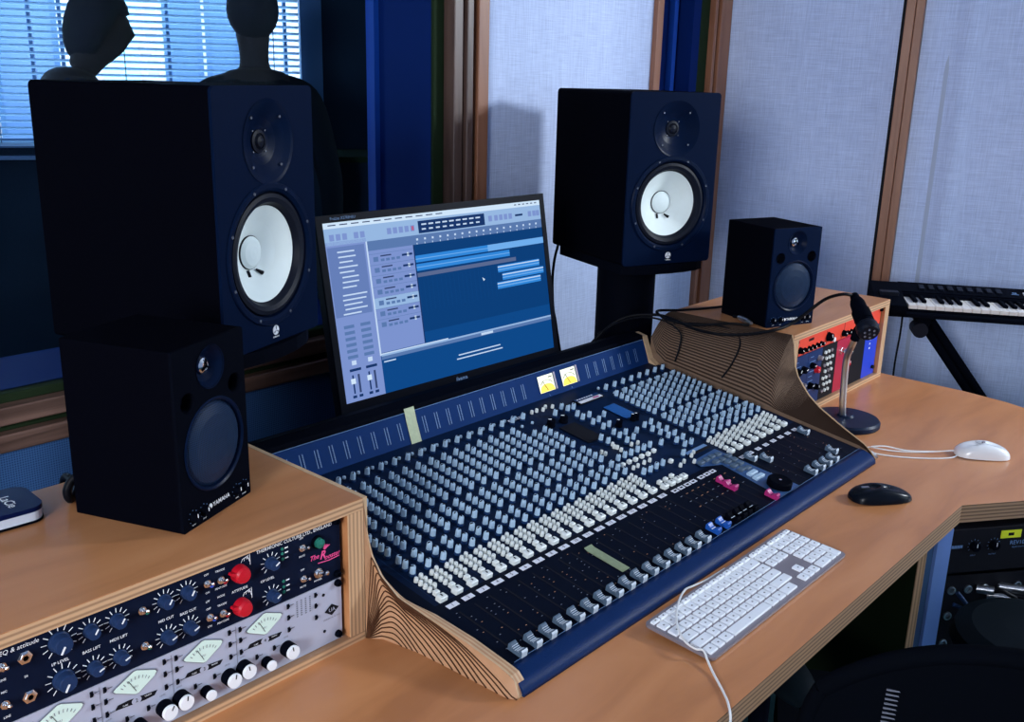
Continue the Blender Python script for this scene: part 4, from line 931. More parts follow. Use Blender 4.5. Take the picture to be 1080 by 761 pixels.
def small_speaker(label, loc, rz, s):
    W, Hh, D = .144*s, .236*s, .167*s
    t = thing('compact_monitor', label, 'speaker', loc, rz, 'small black monitors on the rack cabinets')
    wz, wr = .0975*s, .0600*s; tz = .2005*s; px = .048*s; pz = .166*s; cx = W/2
    vs, fs = plate([circ(cx, wz, wr), circ(cx, tz, .027*s), circ(cx-px, pz, .0125*s, 24), circ(cx+px, pz, .0125*s, 24)], rrect(0, W, 0, Hh, .0025), .004)
    v2, f2 = plate([rrect(.007, W-.007, .007, Hh-.007, .003)], rrect(0, W, 0, Hh, .0025), D-.004)
    q = MB(T((0, .004, 0))); q.add(v2, f2, CABBLK); q.M = Matrix(); q.box(.006, W-.006, D-.01, D-.001, .006, Hh-.006, CABBLK); q.build('cabinet', t)
    MB().add(vs, fs, BAFFLE if 'right' in label else BLACK).build('baffle', t)  # navy right, black left: the light each baffle catches is in its colour
    q = MB(); lathe_front(q, cx, wz, [(wr*1.03, -.0008), (wr*1.0, -.0022), (wr*.95, -.0006), (wr*.93, .004)], HORN, n=44, cap0=False, cap1=False); fr = q.build('woofer_ring', t)
    q = MB(); lathe_front(q, cx, wz, [(wr*.94, .004), (wr*.86, .0005), (wr*.65, -.0028), (wr*.4, -.0045), (.0001, -.0055)], GRILLE, n=44, cap0=False); q.build('grille', fr)
    q = MB(); lathe_front(q, cx, tz, [(.0285*s, -.0008), (.0265*s, .001), (.020*s, .007), (.0125*s, .012), (.0105*s, .0125)], HORN, n=36, cap0=False, cap1=False); hn = q.build('tweeter_horn', t)
    q = MB(); lathe_front(q, cx, tz, [(.0108*s, .0128), (.0102*s, .009), (.006*s, .0065), (.0001, .006)], CHROME, n=22, cap0=False)
    for k in range(3): q.tube([(cx+.009*s*math.cos(R(90+120*k)), .006, tz+.009*s*math.sin(R(90+120*k))), (cx, .0045, tz)], .0011, BLACK, 6)
    tag(q.build('tweeter_dome', hn), 'chrome tweeter dome')
    for sg in (-1, 1):
        q = MB(); lathe_front(q, cx+sg*px, pz, [(.0132*s, -.0006), (.0118*s, .0012), (.0108*s, .008), (.0105*s, .06)], BLACK, n=24, cap0=False, cap1=False); lathe_front(q, cx+sg*px, pz, [(.0106*s, .0155), (.0001, .0156)], INK, n=24); q.build('bass_port', t)
    for dx in (-.052, -.030, .040, .056):
        q = MB(); lathe_front(q, cx+dx*s, .0165*s, [(.0062*s, 0), (.0058*s, -.007), (.0001, -.0075)], BLACK, n=14); q.box(cx+dx*s-.0004, cx+dx*s+.0004, -.0079, -.0073, .0165*s, .0215*s, WHITE)
        for a in (-135, -90, -45, 0, 45, 90, 135): c_, s2 = math.sin(R(a)), math.cos(R(a)); q.box(cx+dx*s+c_*.0085-.0003, cx+dx*s+c_*.0085+.0003, -.0006, 0, .0165*s+s2*.0085-.0004, .0165*s+s2*.0085+.0004, LINEBL)
        q.build('knob', t)
    q = MB(); text(q, 'YAMAHA', .0085, T((cx+.006*s, -.0006, .0165*s)) @ FRONT, WHITE, bold=.012); lathe_front(q, cx-.0165*s, .0165*s, [(.0034, -.0001), (.0032, -.0007), (.0001, -.0008)], WHITE, n=16)
    for dx, st in ((-.052, 'LOW'), (-.030, 'HIGH'), (.040, 'LEVEL'), (.056, 'POWER')): text(q, st, .0026, T((cx+dx*s, -.0006, .0055*s)) @ FRONT, WHITE)
    q.build('lettering', t)
    return t
small_speaker('small black speaker on the left rack cabinet, in front of the large monitor', (.5592, 1.018, CT), R(21.95), .9745)
small_speaker('small black speaker on the right rack cabinet, against the fabric wall', (2.047, 1.026, CT), R(-21.03), .9713)

# ================================================================ COMPUTER MONITOR
sw, sh = .597, .336
MO = Vector((1.110, 1.3765, .1599)); MT = R(10.3); MZ = R(-1.08)
mt = thing('computer_monitor', 'widescreen computer monitor showing blue recording software behind the console', 'monitor', (1.41, 1.46, 0), MZ)
SM = T((-.2998, -.078, MO.z)) @ RX(-MT)                      # screen plane: local x right, z up
q = MB(SM @ T((0, 0, 0))); q.box(-.014, sw+.014, .0005, .022, -.024, sh+.014, GLASSY); q.box(.05, sw-.05, .022, .045, .04, sh-.05, BLACK); q.build('housing', mt, bevel=.003)
q = MB(SM); bz = [(-.014, sw+.014, sh, sh+.014), (-.014, sw+.014, -.024, 0), (-.014, 0, 0, sh), (sw, sw+.014, 0, sh)]
for a, b_, c, d_ in bz: q.box(a, b_, -.0015, .0005, c, d_, GLASSY)
q.build('bezel', mt)
q = MB(SM); text(q, 'iiyama', .013, T((sw/2, -.0020, -.011)) @ FRONT, LINEBL, bold=.015); text(q, 'ProLite X2783HSU', .0075, T((.047, -.0020, sh+.0068)) @ FRONT, LINEBL); q.build('lettering', mt)
s_ = MB(SM)
def px(u0, u1, v0, v1, m, lay=1): s_.box(u0*sw, u1*sw, -.0001*lay, .0004-.0001*lay, (1-v1)*sh, (1-v0)*sh, m)
px(0, 1, 0, 1, S_BG, 0); px(0, 1, 0, .032, S_WHITE); px(0, 1, .032, .125, S_BAR); px(.385, .70, .045, .118, S_LCD, 2)
px(.16, 1, .125, .18, S_PANEL2); px(0, .16, .105, 1, S_PANEL); px(.006, .15, .135, .52, screen_mat('screen_inspector', (.13, .21, .48)), 2); px(.163, .355, .18, .765, S_PANEL); px(.355, 1, .18, .70, S_BG2)
px(.157, .163, .125, .78, S_TXT, 2); px(.352, .357, .18, .765, S_LCD, 2)
rr = random.Random(3)
def line(u, v, w_, m, h=.006): px(u, u+w_, v, v+h, m, 3)
for k in range(11): line(.02+.045*k, .012, .03, S_DTXT)
for k in range(6): line(.86+.022*k, .012, .012, S_DTXT)
for u in (.02, .045, .07, .115, .14, .25, .275, .30, .325, .35, .72, .75, .775, .80, .825, .93, .955, .975): px(u, u+.018, .065, .10, S_PANEL, 2)
px(.355, .365, .07, .095, screen_mat('screen_record_red', (.45, .12, .25)), 3)
for k in range(9): line(.40+.032*k, .062, .022, S_TXT, .009); line(.40+.032*k, .09, .018, S_TXT, .009)
px(.86, .90, .075, .088, S_LCD, 3)
for k in range(18): line(.37+.035*k, .145, .008, S_TXT, .012); line(.37+.035*k, .17, .003, S_TXT, .01)
for k in range(8): line(.04+.01*rr.random(), .16+.028*k, .05+.03*rr.random(), S_TXT, .008)
for k in range(5): line(.03+.02*rr.random(), .40+.026*k, .07+.03*rr.random(), S_TXT, .008)
for col in (.03, .095):
    for k in range(6): px(col, col+.04, .57+.034*k, .588+.034*k, S_PANEL2, 2); 
    px(col+.012, col+.03, .77, .795, S_TXT, 2); px(col, col+.045, .815, .83, S_LCD, 2); px(col+.006, col+.012, .85, .955, S_LCD, 2); px(col+.028, col+.036, .85, .955, S_DTXT, 2); px(col, col+.018, .87, .9, S_WHITE, 3)
    px(col, col+.015, .965, .98, S_LCD, 3); px(col+.025, col+.04, .965, .98, S_LCD, 3)
for k in range(7):
    v = .20+.0625*k
    px(.163, .352, v, v+.002, S_PANEL2, 2); px(.18, .20, v+.018, v+.045, S_PANEL2, 3); line(.21, v+.012, .045, S_DTXT, .008); 
    for j in range(4): px(.21+.022*j, .225+.022*j, v+.032, v+.047, S_PANEL2, 3)
    px(.30, .345, v+.022, v+.034, S_LCD, 3); px(.322, .33, v+.017, v+.04, S_WHITE, 3)
px(.163, .352, .20+.0625*4, .20+.0625*5, S_BAR, 2)
px(.357, 1, .245, .285, S_REG2, 2); px(.357, .81, .225, .28, S_REG, 3) if False else None
px(.357, .70, .245, .285, S_REG, 3); px(.357, .81, .295, .335, S_REG, 2); px(.357, .84, .348, .372, S_GREY, 2)
px(.357, .81, .312, .317, S_REG2, 3); px(.357, .70, .263, .268, S_REG2, 4)
for (a, b_, v) in ((.74, .965, .385), (.76, .985, .438), (.73, .965, .49)):
    px(a, b_, v, v+.044, S_REG, 2); px(a, b_, v+.006, v+.013, S_TXT, 3); px(a, b_, v+.024, v+.031, S_REG2, 3)
for k in range(26): px(.36+.02*k, .3606+.02*k, .385, .58, S_BG, 2)
px(.163, 1, .775, .785, S_BAR, 2); px(.163, 1, .785, .805, S_PANEL2, 2); px(.62, .68, .787, .801, S_TXT, 3); px(.163, .46, .768, .775, S_TXT, 3)
line(.17, .815, .05, S_TXT, .007); line(.50, .885, .21, S_TXT, .007); line(.49, .908, .23, S_TXT, .007)
s_.add([(.655*sw, -.0012, .56*sh), (.668*sw, -.0012, .545*sh), (.66*sw, -.0012, .535*sh)], [(0, 1, 2)], S_WHITE)
tag(s_.build('screen', mt), 'lit screen with track lanes and mixer strips')
q = MB(T((0, .06, 0))); q.lathe([(.025, .012), (.022, .30)], BLACK, 16); q.build('stand', mt)
q = MB(T((0, .04, 0))); q.prism(rrect(-.12, .12, -.08, .09, .02), 0, .012, BLACK); q.build('base', mt)

# ================================================================ COMPUTER KEYBOARD
kb = thing('computer_keyboard', 'white-keyed aluminium computer keyboard lying in front of the console', 'keyboard', (1.0672, .5644, 0), R(.08))
KT = math.atan(.008/.114)
KM = RX(KT)
q = MB(KM); pl = rrect(0, .430, 0, .114, .008, 4); q.prism(pl, .0015, .0062, GREYALU); q.build('case', kb, bevel=.0012)
MB().box(.02, .41, .088, .108, 0, .0135, WHITEPL).build('foot', kb)
q = MB(); q.box(.0, .43, .10, .114, 0.0, .006, WHITEPL)
keys = []; P_ = .0187; xo = .0045
def krow(x, y, widths, h=.0187):
    for w_ in widths:
        if w_ > 0: keys.append((x, y, w_*P_, h))
        x += abs(w_)*P_
y0 = .0055
krow(xo, y0, [1.25, 1, 1.25, 6.0, 1.25, 1.25, 1.0+1.0]); 
krow(xo, y0+P_, [2.25]+[1]*10+[2.75]); krow(xo, y0+2*P_, [1.75]+[1]*11+[2.25]); krow(xo, y0+3*P_, [1.5]+[1]*12+[1.5]); krow(xo, y0+4*P_, [1]*13+[2]); krow(xo, y0+5*P_, [15/14]*14, .0108)
nx = xo+15*P_+.0048
krow(nx, y0, [1, 1, 1]); krow(nx, y0+P_, [-1, 1]); krow(nx, y0+3*P_, [1, 1, 1]); krow(nx, y0+4*P_, [1, 1, 1]); krow(nx, y0+5*P_, [1, 1, 1], .0108)
px_ = nx+3*P_+.0048
krow(px_, y0, [2, 1]); krow(px_, y0+P_, [1, 1, 1]); krow(px_, y0+2*P_, [1]*4); krow(px_, y0+3*P_, [1]*4); krow(px_, y0+4*P_, [1]*4); krow(px_, y0+5*P_, [1]*4, .0108); keys.append((px_+3*P_, y0, P_, 2*P_))
legend = list('QWERTYUIOPASDFGHJKLZXCVBNM1234567890')
keys.sort(key=lambda k: (k[0]**2+(k[1]+.1)**2)); rest = MB(KM)
for i, (x, y, w_, h) in enumerate(keys):
    q = MB(KM) if i < 100 else rest
    q.cbox(x+.0019, x+w_-.0019, y+.0019, y+h-.0019, .0062, .0094, KEYW, .0007)
    q.box(x+w_*.5-.0018, x+w_*.5+.0016, y+h*.5-.0014, y+h*.5+.0012, .0094, .00945, KEYPR)
    if i < 100: q.build('key', kb)
if rest.v: tag(rest.build('key', kb), kind='stuff')
# cable: leaves the back, loops over the left end, runs off the desk front
def zk(y): return .010+.0095*(y-.5644)/.114+.0035 if .5644 < y < .678 else .003
pts = [(1.30, .681, .010), (1.255, .6865, .006), (1.215, .688, .010), (1.184, .684, .0165), (1.139, .6667, .0190), (1.0934, .6391, .0170), (1.0672, .61, .0152), (1.063, .590, .0132), (1.070, .5815, .0110), (1.058, .567, .0068), (1.0438, .55, .0032), (1.019, .5213, .0022), (.999, .5015, .0022), (.980, .487, -.004), (.968, .482, -.03), (.962, .482, -.07)]
q = MB(T((-1.0672, -.5644, 0))); q.tube(spline(pts, 8), .0017, WCABLE, 7); tag(q.build('cable', kb), 'thin white cable')

# ================================================================ MICE
def mouse(name, label, c, rz, L, Wd, Hh, m, low):
    t = thing(name, label, 'mouse', (c[0], c[1], 0), rz)
    rows = []
    for i in range(15):
        u = i/14; row = []
        for a in range(33):
            th = 2*PI*a/32; e = .72
            rx, ry = L/2*math.copysign(abs(math.cos(th))**e, math.cos(th)), Wd/2*math.copysign(abs(math.sin(th))**e, math.sin(th))
            f = math.cos(u*PI/2)**.55 if u < 1 else .0
            top = Hh*(1-.22*(rx/(L/2))**2+low*rx/(L/2))
            row.append((rx*f, ry*f*(1-.08*rx/(L/2)), .0015+top*math.sin(u*PI/2)**.9))
        rows.append(row)
    q = MB(); q.grid(rows, m); q.add(rows[0], [tuple(range(31, -1, -1))], m); q.build('shell', t)
    return t
mb_ = mouse('computer_mouse', 'black low computer mouse on the desk in front of the console corner', (1.7735, .6200), R(-40), .122, .062, .026, mat('mouse_gloss_black', (.003, .005, .010), .25, spec=.6), -.1)
q = MB(); q.box(-.04, -.025, -.003, .003, .0235, .0262, STEEL); q.build('scroll_wheel', mb_)
mw = mouse('computer_mouse', 'glossy white computer mouse with its lead wound up, at the right of the desk', (2.155, .5530), R(-58), .112, .060, .030, WHITEPL, .04)
q = MB(); q.lathe([(.004, .0302), (.0038, .0325), (.0001, .033)], GREYALU, 10); q.M = T((-.002, 0, .0302)); q.tube([(.014*math.cos(R(a)), .014*math.sin(R(a)), .0006) for a in range(120, 241, 15)], .0004, GREYALU, 4); q.build('scroll_ball', mw)
RMI = RZ(R(58)) @ T((-2.155, -.5530, 0))
q = MB(RMI); q.tube(spline([(2.122, .60, .008), (2.075, .655, .002), (2.04, .70, .0022), (2.015, .742, .006), (1.998, .735, .0022), (2.008, .69, .002), (2.045, .635, .002), (2.09, .595, .002), (2.118, .588, .006)], 8), .0016, WCABLE, 7); q.tube(spline([(2.016, .738, .008), (2.035, .715, .010), (2.06, .675, .004), (2.10, .628, .004)], 8), .0016, WCABLE, 7); tag(q.build('cord', mw), 'thin white cord folded back on itself')
q = MB(RMI @ T((1.985, .725, .004)) @ RZ(R(50))); q.box(-.012, .008, -.0055, .0055, -.003, .0035, WHITEPL); q.box(-.022, -.012, -.0045, .0045, -.002, .002, STEEL); q.build('plug', mw)

# ================================================================ TALKBACK MICROPHONE
MBASE = Vector((2.140, .8520, 0))
ms = thing('microphone_stand', 'short chrome gooseneck stand on a round black base beside the right rack', 'microphone stand', tuple(MBASE))
MB().lathe([(.076, .0), (.078, .003), (.078, .011), (.074, .016), (.02, .019), (.016, .024), (.0001, .024)], mat('base_dark_blue_iron', (.008, .016, .04), .4), 48).build('base', ms)
neck = spline([(-.008, .004, .02), (-.012, .006, .06), (-.014, .008, .12), (-.020, .006, .155), (-.032, -.002, .180), (-.046, -.013, .200), (-.055, -.022, .222)], 8)
MB().tube(neck, .0078, STEEL, 12).build('gooseneck', ms)
MIC_A = Vector((-.006, .006, .292)); MIC_B = Vector((-.074, -.058, .243)); dv = (MIC_B-MIC_A).normalized()
q = MB(); ax = MIC_A.lerp(MIC_B, .52); q.tube([(-.053, -.020, .216), (-.056, -.024, .228), tuple(ax-Vector((0, 0, .012)))], [.010, .011, .009], BLACK, 10); q.tube([ax-dv*.016, ax+dv*.016], .0205, BLACK, 16); q.build('clip', ms)
mi = thing('microphone', 'black handheld microphone clipped to the gooseneck, head towards the desk', 'microphone', tuple(MBASE+MIC_A))
q = MB(); d_ = MIC_B-MIC_A; q.tube([(0, 0, 0), tuple(d_*.1), tuple(d_*.55), tuple(d_*.80)], [.0135, .0165, .0185, .0195], BLACK, 18); q.build('body', mi)
zq = Vector((0, 0, 1)).rotation_difference(dv).to_matrix().to_4x4()
q = MB(T(d_*.76) @ zq); q.lathe([(.0185, 0), (.0235, .006), (.0245, .014), (.0235, .024), (.020, .029), (.0001, .031)], RUBBER, 24)
for k in range(7): 
    a = R(360/6*k); rr_ = .0115 if k < 6 else 0; q.M = T(d_*.76) @ zq @ T((rr_*math.cos(a), rr_*math.sin(a), .0285)); q.lathe([(.0028, 0), (.0024, .0028), (.0012, .002), (.0001, .002)], GREYTXT, 8)
q.build('head', mi)
q = MB(); q.tube([tuple(-dv*.018), (0, 0, 0)], [.0095, .0115], BLACK, 14); q.build('connector', mi)

# ================================================================ CABLES
def cable(label, pts, r=.003, m=CABLE):
    q = MB(); q.tube(spline(pts, 10), r, m, 8); return tag(q.build('cable'), label, 'cable', 'black cables around the right cabinet')
hx, hy, hz = MBASE+MIC_A-dv*.016
cable('black microphone cable drooping from the microphone to the speaker base on the right cabinet', [(hx, hy, hz), (hx-.03, hy+.015, hz+.006), (2.13, .93, .283), (2.11, .965, .245), (2.075, .985, .222), (2.02, .995, .2175), (1.97, 1.03, .21), (1.93, 1.08, .208), (1.928, 1.14, .208), (1.945, 1.20, .213), (1.945, 1.262, .218), (1.90, 1.335, .20), (1.84, 1.39, .12), (1.80, 1.42, .02)], .0037)
cable('black cable looping from behind the small right speaker over the filler', [(2.16, 1.20, .216), (2.10, 1.225, .2155), (2.03, 1.25, .218), (1.975, 1.275, .221), (1.945, 1.25, .219), (1.94, 1.21, .212), (1.965, 1.16, .208), (2.01, 1.10, .2155), (2.03, 1.06, .2155)], .0032)
cable('thin black cable hanging in a curve across the stripes of the filler', [(1.95, 1.215, .206), (1.985, 1.165, .207), (2.005, 1.125, .2065), (2.005, 1.08, .199), (1.985, 1.055, .178), (1.963, 1.06, .135), (1.95, 1.075, .102)], .0022)
cable('thin black cable arching beside the end of the meter bridge', [(1.83, 1.345, .176), (1.87, 1.32, .20), (1.915, 1.285, .213), (1.945, 1.24, .208), (1.958, 1.20, .185), (1.953, 1.195, .15), (1.945, 1.20, .115)], .0022)
cable('pair of thin black leads dropping behind the right large monitor', [(1.885, 1.52, .36), (1.872, 1.52, .32), (1.868, 1.52, .27), (1.875, 1.52, .2), (1.89, 1.52, .15), (1.9, 1.5, .0), (1.88, 1.5, -.2)], .0034)
q = MB(); q.tube(spline([(.535, 1.172, .245), (.512, 1.192, .25), (.500, 1.195, .235), (.505, 1.200, .2185), (.53, 1.24, .2155), (.54, 1.30, .20), (.54, 1.31, .05)], 8), .0055, CABLE, 8); tag(q.build('cable'), 'thick black lead curving out behind the small left speaker', 'cable')
q = MB(T((2.047, 1.026, CT)) @ RZ(R(-21.03)) @ T((-.016, .055, .008)) @ RZ(R(78))); q.tube([(-.03, 0, 0), (-.012, 0, 0), (.012, 0, 0), (.03, 0, 0)], [.004, .007, .007, .0055], STEEL, 10); q.tube([(.03, 0, 0), (.05, .004, -.002)], .004, CABLE, 8); tag(q.build('cable_plug'), 'silver cable plug lying beside the small right speaker', 'plug')

# ================================================================ EXTERNAL DRIVE
hd = thing('hard_drive', 'small navy-topped portable drive with silver sides on the left rack cabinet', 'hard drive', (.4140, 1.2180, CT), R(-3))
DR = rrect(-.052, .052, -.040, .040, .018, 6)
MB().prism([(x*1.02, y*1.02) for x, y in DR], .001, .004, BLACK).build('base', hd)
MB().prism(DR, .004, .0155, mat('silver_white_plastic', (.62, .68, .78), .3)).build('side_band', hd, bevel=.001)
MB().prism([(x*1.015, y*1.015) for x, y in DR], .0155, .0215, mat('navy_gloss', (.003, .008, .05), .25, spec=.25)).build('lid', hd, bevel=.003)
q = MB(T((.008, 0, .0216)) @ RZ(R(-90))); text(q, 'LaCie', .017, T((.004, .012, .0002)), WHITE, bold=.012); text(q, 'porsche', .008, T((.004, -.020, .0002)), LINEBL) if False else q.box(-.012, .016, -.019, -.014, 0, .0003, LINEBL); q.build('lettering', hd)

# ================================================================ SYNTHESIZER AND ITS STAND
SA = R(-60.5)
BL_ = Vector((2.854, 1.112, 0))
ld = Vector((math.cos(SA), math.sin(SA), 0)); nd = Vector((-math.sin(SA), math.cos(SA), 0)); SD = .205
org = BL_-nd*SD
sy = thing('synthesizer', 'black synthesizer keyboard on a stand along the fabric wall', 'synthesizer', (org.x, org.y, .142), SA)
sy.scale = (1, 1, .72)
SL = .86
q = MB(); q.extx([(0, .0), (.0, .016), (.006, .020), (.012, .020), (.012, .030), (SD*.58, .034), (SD*.6, .062), (SD, .082), (SD, 0)], .0, SL, BLACK); q.build('body', sy, bevel=.002)
q = MB(); q.extx([(.0, .0), (.0, .045), (SD*.6, .070), (SD, .084), (SD, 0)], -.004, .075, BLACK); q.box(.012, .062, .075, .105, .055, .075, RUBBER); q.build('end_block', sy, bevel=.002)
WK = MB(); WK.cbox(.0005, .0229, .012, .132, .032, .0470, mat('piano_key_cream', (.74, .70, .66), .3), .001); WK = WK.mesh('white_key')
BK = MB(); BK.cbox(-.0055, .0055, .048, .128, .044, .058, BLACK, .0015); BK = BK.mesh('black_key')
for k in range(32):
    inst(WK, 'white_key', sy, T((.08+.0235*k, 0, 0)))
    if k % 7 not in (2, 6): inst(BK, 'black_key', sy, T((.08+.0235*(k+1), 0, 0)))
q = MB(); q.extx([(.128, .040), (.128, .068), (SD, .0855), (SD, .04)], .075, SL, BLACK); q.build('control_panel', sy)
PS = math.atan((.0855-.068)/(SD-.128))
def sp(x, y, h=0): return T((x, y, .068+(y-.128)*math.tan(PS)+h)) @ RX(PS)
for k in range(9):
    q = MB(sp(.135+.026*k, .165)); q.cbox(-.007, .007, -.017, .017, 0, .006, RUBBER, .001); q.build('pad', sy)
for k in range(4):
    q = MB(sp(.42+.030*k, .160)); q.cbox(-.013, .013, -.010, .010, 0, .005, WHITEPL, .001); tag(q.build('button', sy), 'white button')
    q = MB(sp(.42+.030*k, .183)); q.lathe([(.005, 0), (.0045, .018), (.0001, .019)], BLACK, 10); q.build('knob', sy)
q = MB(sp(.385, .165, .0006)); q.box(-.006, .006, -.002, .004, 0, .0003, LINEBL); q.box(-.01, .01, -.012, -.009, 0, .0003, LINEBL); q.build('lettering', sy)
ks = thing('keyboard_stand', 'black folding stand under the synthesizer beside the wall', 'stand', tuple(org+ld*.43+nd*.1+Vector((0, 0, -Z0))), SA)
def KS(p): return T(Vector((-.43, -.1, 0)))
q = MB(); q.tube([(-.29, .04, Z0+.109), (.35, .04, .03)], .0125, BLACK, 12); q.tube([(-.262, .04, Z0+.109), (.378, .04, .03)], .0125, BLACK, 12); q.build('leg', ks)
q = MB(); q.tube([(.29, .075, Z0+.109), (-.35, .075, .03)], .0125, BLACK, 12); q.build('leg', ks)
q = MB(); q.tube([(-.30, -.07, Z0+.124), (-.30, .12, Z0+.124)], .018, BLACK, 14); q.build('top_bar', ks)
q = MB(); q.tube([(.30, -.07, Z0+.124), (.30, .12, Z0+.124)], .018, BLACK, 14); q.build('top_bar', ks)
q = MB(); q.tube([(-.31, -.085, Z0+.104), (-.31, -.03, Z0+.104)], [.021, .021], RUBBER, 16); q.build('end_knob', ks)
q = MB(); q.tube([(.35, -.12, .018), (.35, .2, .018)], .016, RUBBER, 10); q.build('foot', ks); q = MB(); q.tube([(-.35, -.12, .018), (-.35, .2, .018)], .016, RUBBER, 10); q.build('foot', ks)
q = MB(); e = org+ld*.09+nd*.14; q.tube(spline([(e.x, e.y, .143), (e.x+.003, e.y, .06), (e.x-.002, e.y+.002, -.05), (e.x+.01, e.y, -.3), (e.x, e.y, -.6)], 6), .0028, CABLE, 7); tag(q.build('cable'), 'thin dark lead hanging down from the left end of the synthesizer', 'cable')

# ================================================================ RACK UNDER THE RIGHT WING
RA = R(-37)
ROr = Vector((1.782, .535, -Z0))
er = thing('equipment_rack', 'floor rack with blue-grey rails under the right wing of the desk', 'rack', tuple(ROr), RA)
HR = Z0-.040
MB().box(-.002, .014, .0, .42, 0, HR, DARKG).box(-.002, .014, -.002, 0, 0, HR, PLYX).build('side_panel', er)
MB().box(.62, .636, 0, .42, 0, HR, DARKG).build('side_panel', er)
MB().box(.014, .62, .40, .42, 0, HR, INK).build('back_panel', er); MB().box(.014, .62, 0, .42, 0, .02, INK).build('bottom_panel', er)
for x in (.014,):
    MB().box(x, x+.017, .004, .03, .02, HR, FRAMEB).build('rail', er)
    MB().box(x+.018, x+.033, -.004, .03, .02, HR, ALUBLUE).build('rail', er); MB().box(x+.034, x+.049, -.002, .03, .02, HR, ALUBLUE).build('rail', er)
MB().box(.585, .62, .0, .03, .02, HR, ALUBLUE).build('rail', er)
RM = T(ROr) @ RZ(RA)
ai = thing('rack_effects_unit', 'black rack unit with two dials and a yellow sticker, top of the floor rack', 'audio unit', tuple(RM @ Vector((.064, .006, HR-.098))), RA)
MB().box(0, .505, 0, .003, 0, .090, INK).box(.01, .49, .003, .25, .002, .088, INK).build('front_panel', ai)
for x, z in ((.054, .055), (.096, .055)):
    q = MB(fmat(x, z)); q.lathe([(.0095, 0), (.0095, .008), (.008, .010), (.0001, .0102)], BLACK, 18); q.box(-.0006, .0006, 0, .008, .0102, .0106, WHITE)
    for k in range(9): a = R(-130+32.5*k); q.M = fmat(x, z, a); q.box(-.0004, .0004, .0115, .014, 0, .0004, LINEBL)
    q.M = Matrix(); q.build('dial', ai)
q = MB(T((.130, -.0006, .075))); q.box(-.022, .022, -.0008, 0, -.008, .008, YELLOW); q.box(-.006, .006, -.0012, -.0008, -.003, .003, INK); tag(q.build('sticker', ai), 'yellow sticker')
q = MB(T((0, -.0006, 0))); text(q, 'REV100', .012, T((.150, 0, .056)) @ FRONT, LINEBL, bold=.01); text(q, 'digital reverb', .005, T((.150, 0, .047)) @ FRONT, LINEBL)
for k in range(8): q.box(.006+.003*k, .008+.003*k, 0, .0003, .052, .058, LINEBL)
text(q, 'INPUT', .004, T((.054, 0, .035)) @ FRONT, LINEBL); text(q, 'OUTPUT', .004, T((.096, 0, .035)) @ FRONT, LINEBL); q.build('lettering', ai)
pb = thing('patch_bay', 'black panel of sockets full of plugs, below the top unit of the floor rack', 'patch panel', tuple(RM @ Vector((.064, .006, HR-.30))), RA)
MB().box(0, .505, 0, .003, 0, .195, INK).build('front_panel', pb)
for k in range(5):
    for z in (.05, .11, .165):
        q = MB(fmat(.02+.036*k, z)); q.lathe([(.0085, 0), (.0085, .003), (.006, .0035), (.0055, .001)], STEEL, 14, cap1=False); q.build('socket', pb)
for i, (x, z, l) in enumerate(((.10, .150, .07), (.125, .165, .07), (.118, .11, .06), (.152, .12, .065), (.075, .165, .05))):
    p0 = RM @ Vector((.064+x, .004, HR-.30+z)); dr = (RM.to_3x3() @ Vector((.75, -.65, .12))).normalized()
    t = thing('audio_plug', ('silver cable plug %s' % ('nearest the dials of the floor rack', 'beside the yellow-stickered unit', 'low in the floor rack socket panel', 'rightmost in the floor rack socket panel', 'in the left column of the floor rack sockets')[i]), 'plug', tuple(p0), 0, 'plugs in the floor rack')
    q = MB(); q.tube([(0, 0, 0), tuple(dr*l*.6)], .0085, STEEL if i != 2 else WHITEPL, 12); q.build('shell', t)
    e = dr*l; q = MB(); q.tube(spline([tuple(dr*l*.6), tuple(e), tuple(e+Vector((.03, -.03, -.04))), tuple(e+Vector((.02, -.04, -.16))), tuple(e+Vector((-.03, -.02, -.26)))], 6), .0042, CABLE, 7); q.build('lead', t)
for i, (a, b_, c) in enumerate((((.02, .17), (.07, .12), (.14, .155)), ((.015, .145), (.06, .13), (.10, .11)), ((.03, .12), (.08, .06), (.16, .05)), ((.05, .05), (.12, .0), (.2, .03)))):
    P3 = [RM @ Vector((.064+x, -.012-.02*(j == 1), HR-.30+z)) for j, (x, z) in enumerate((a, b_, c))]
    q = MB(); q.tube(spline([tuple(p) for p in P3], 8), .0042, mat('dull_blue_cable', (.012, .03, .08), .45) if 'dull_blue_cable' not in MATS else MATS['dull_blue_cable'], 7)
    tag(q.build('patch_cable'), 'dark blue patch cable across the sockets of the floor rack', 'cable', 'patch cables in the floor rack')

# ================================================================ CHAIR
ch = thing('office_chair', 'black mesh-backed office chair in the near right corner', 'chair', (1.385, .335, -Z0), R(-62))
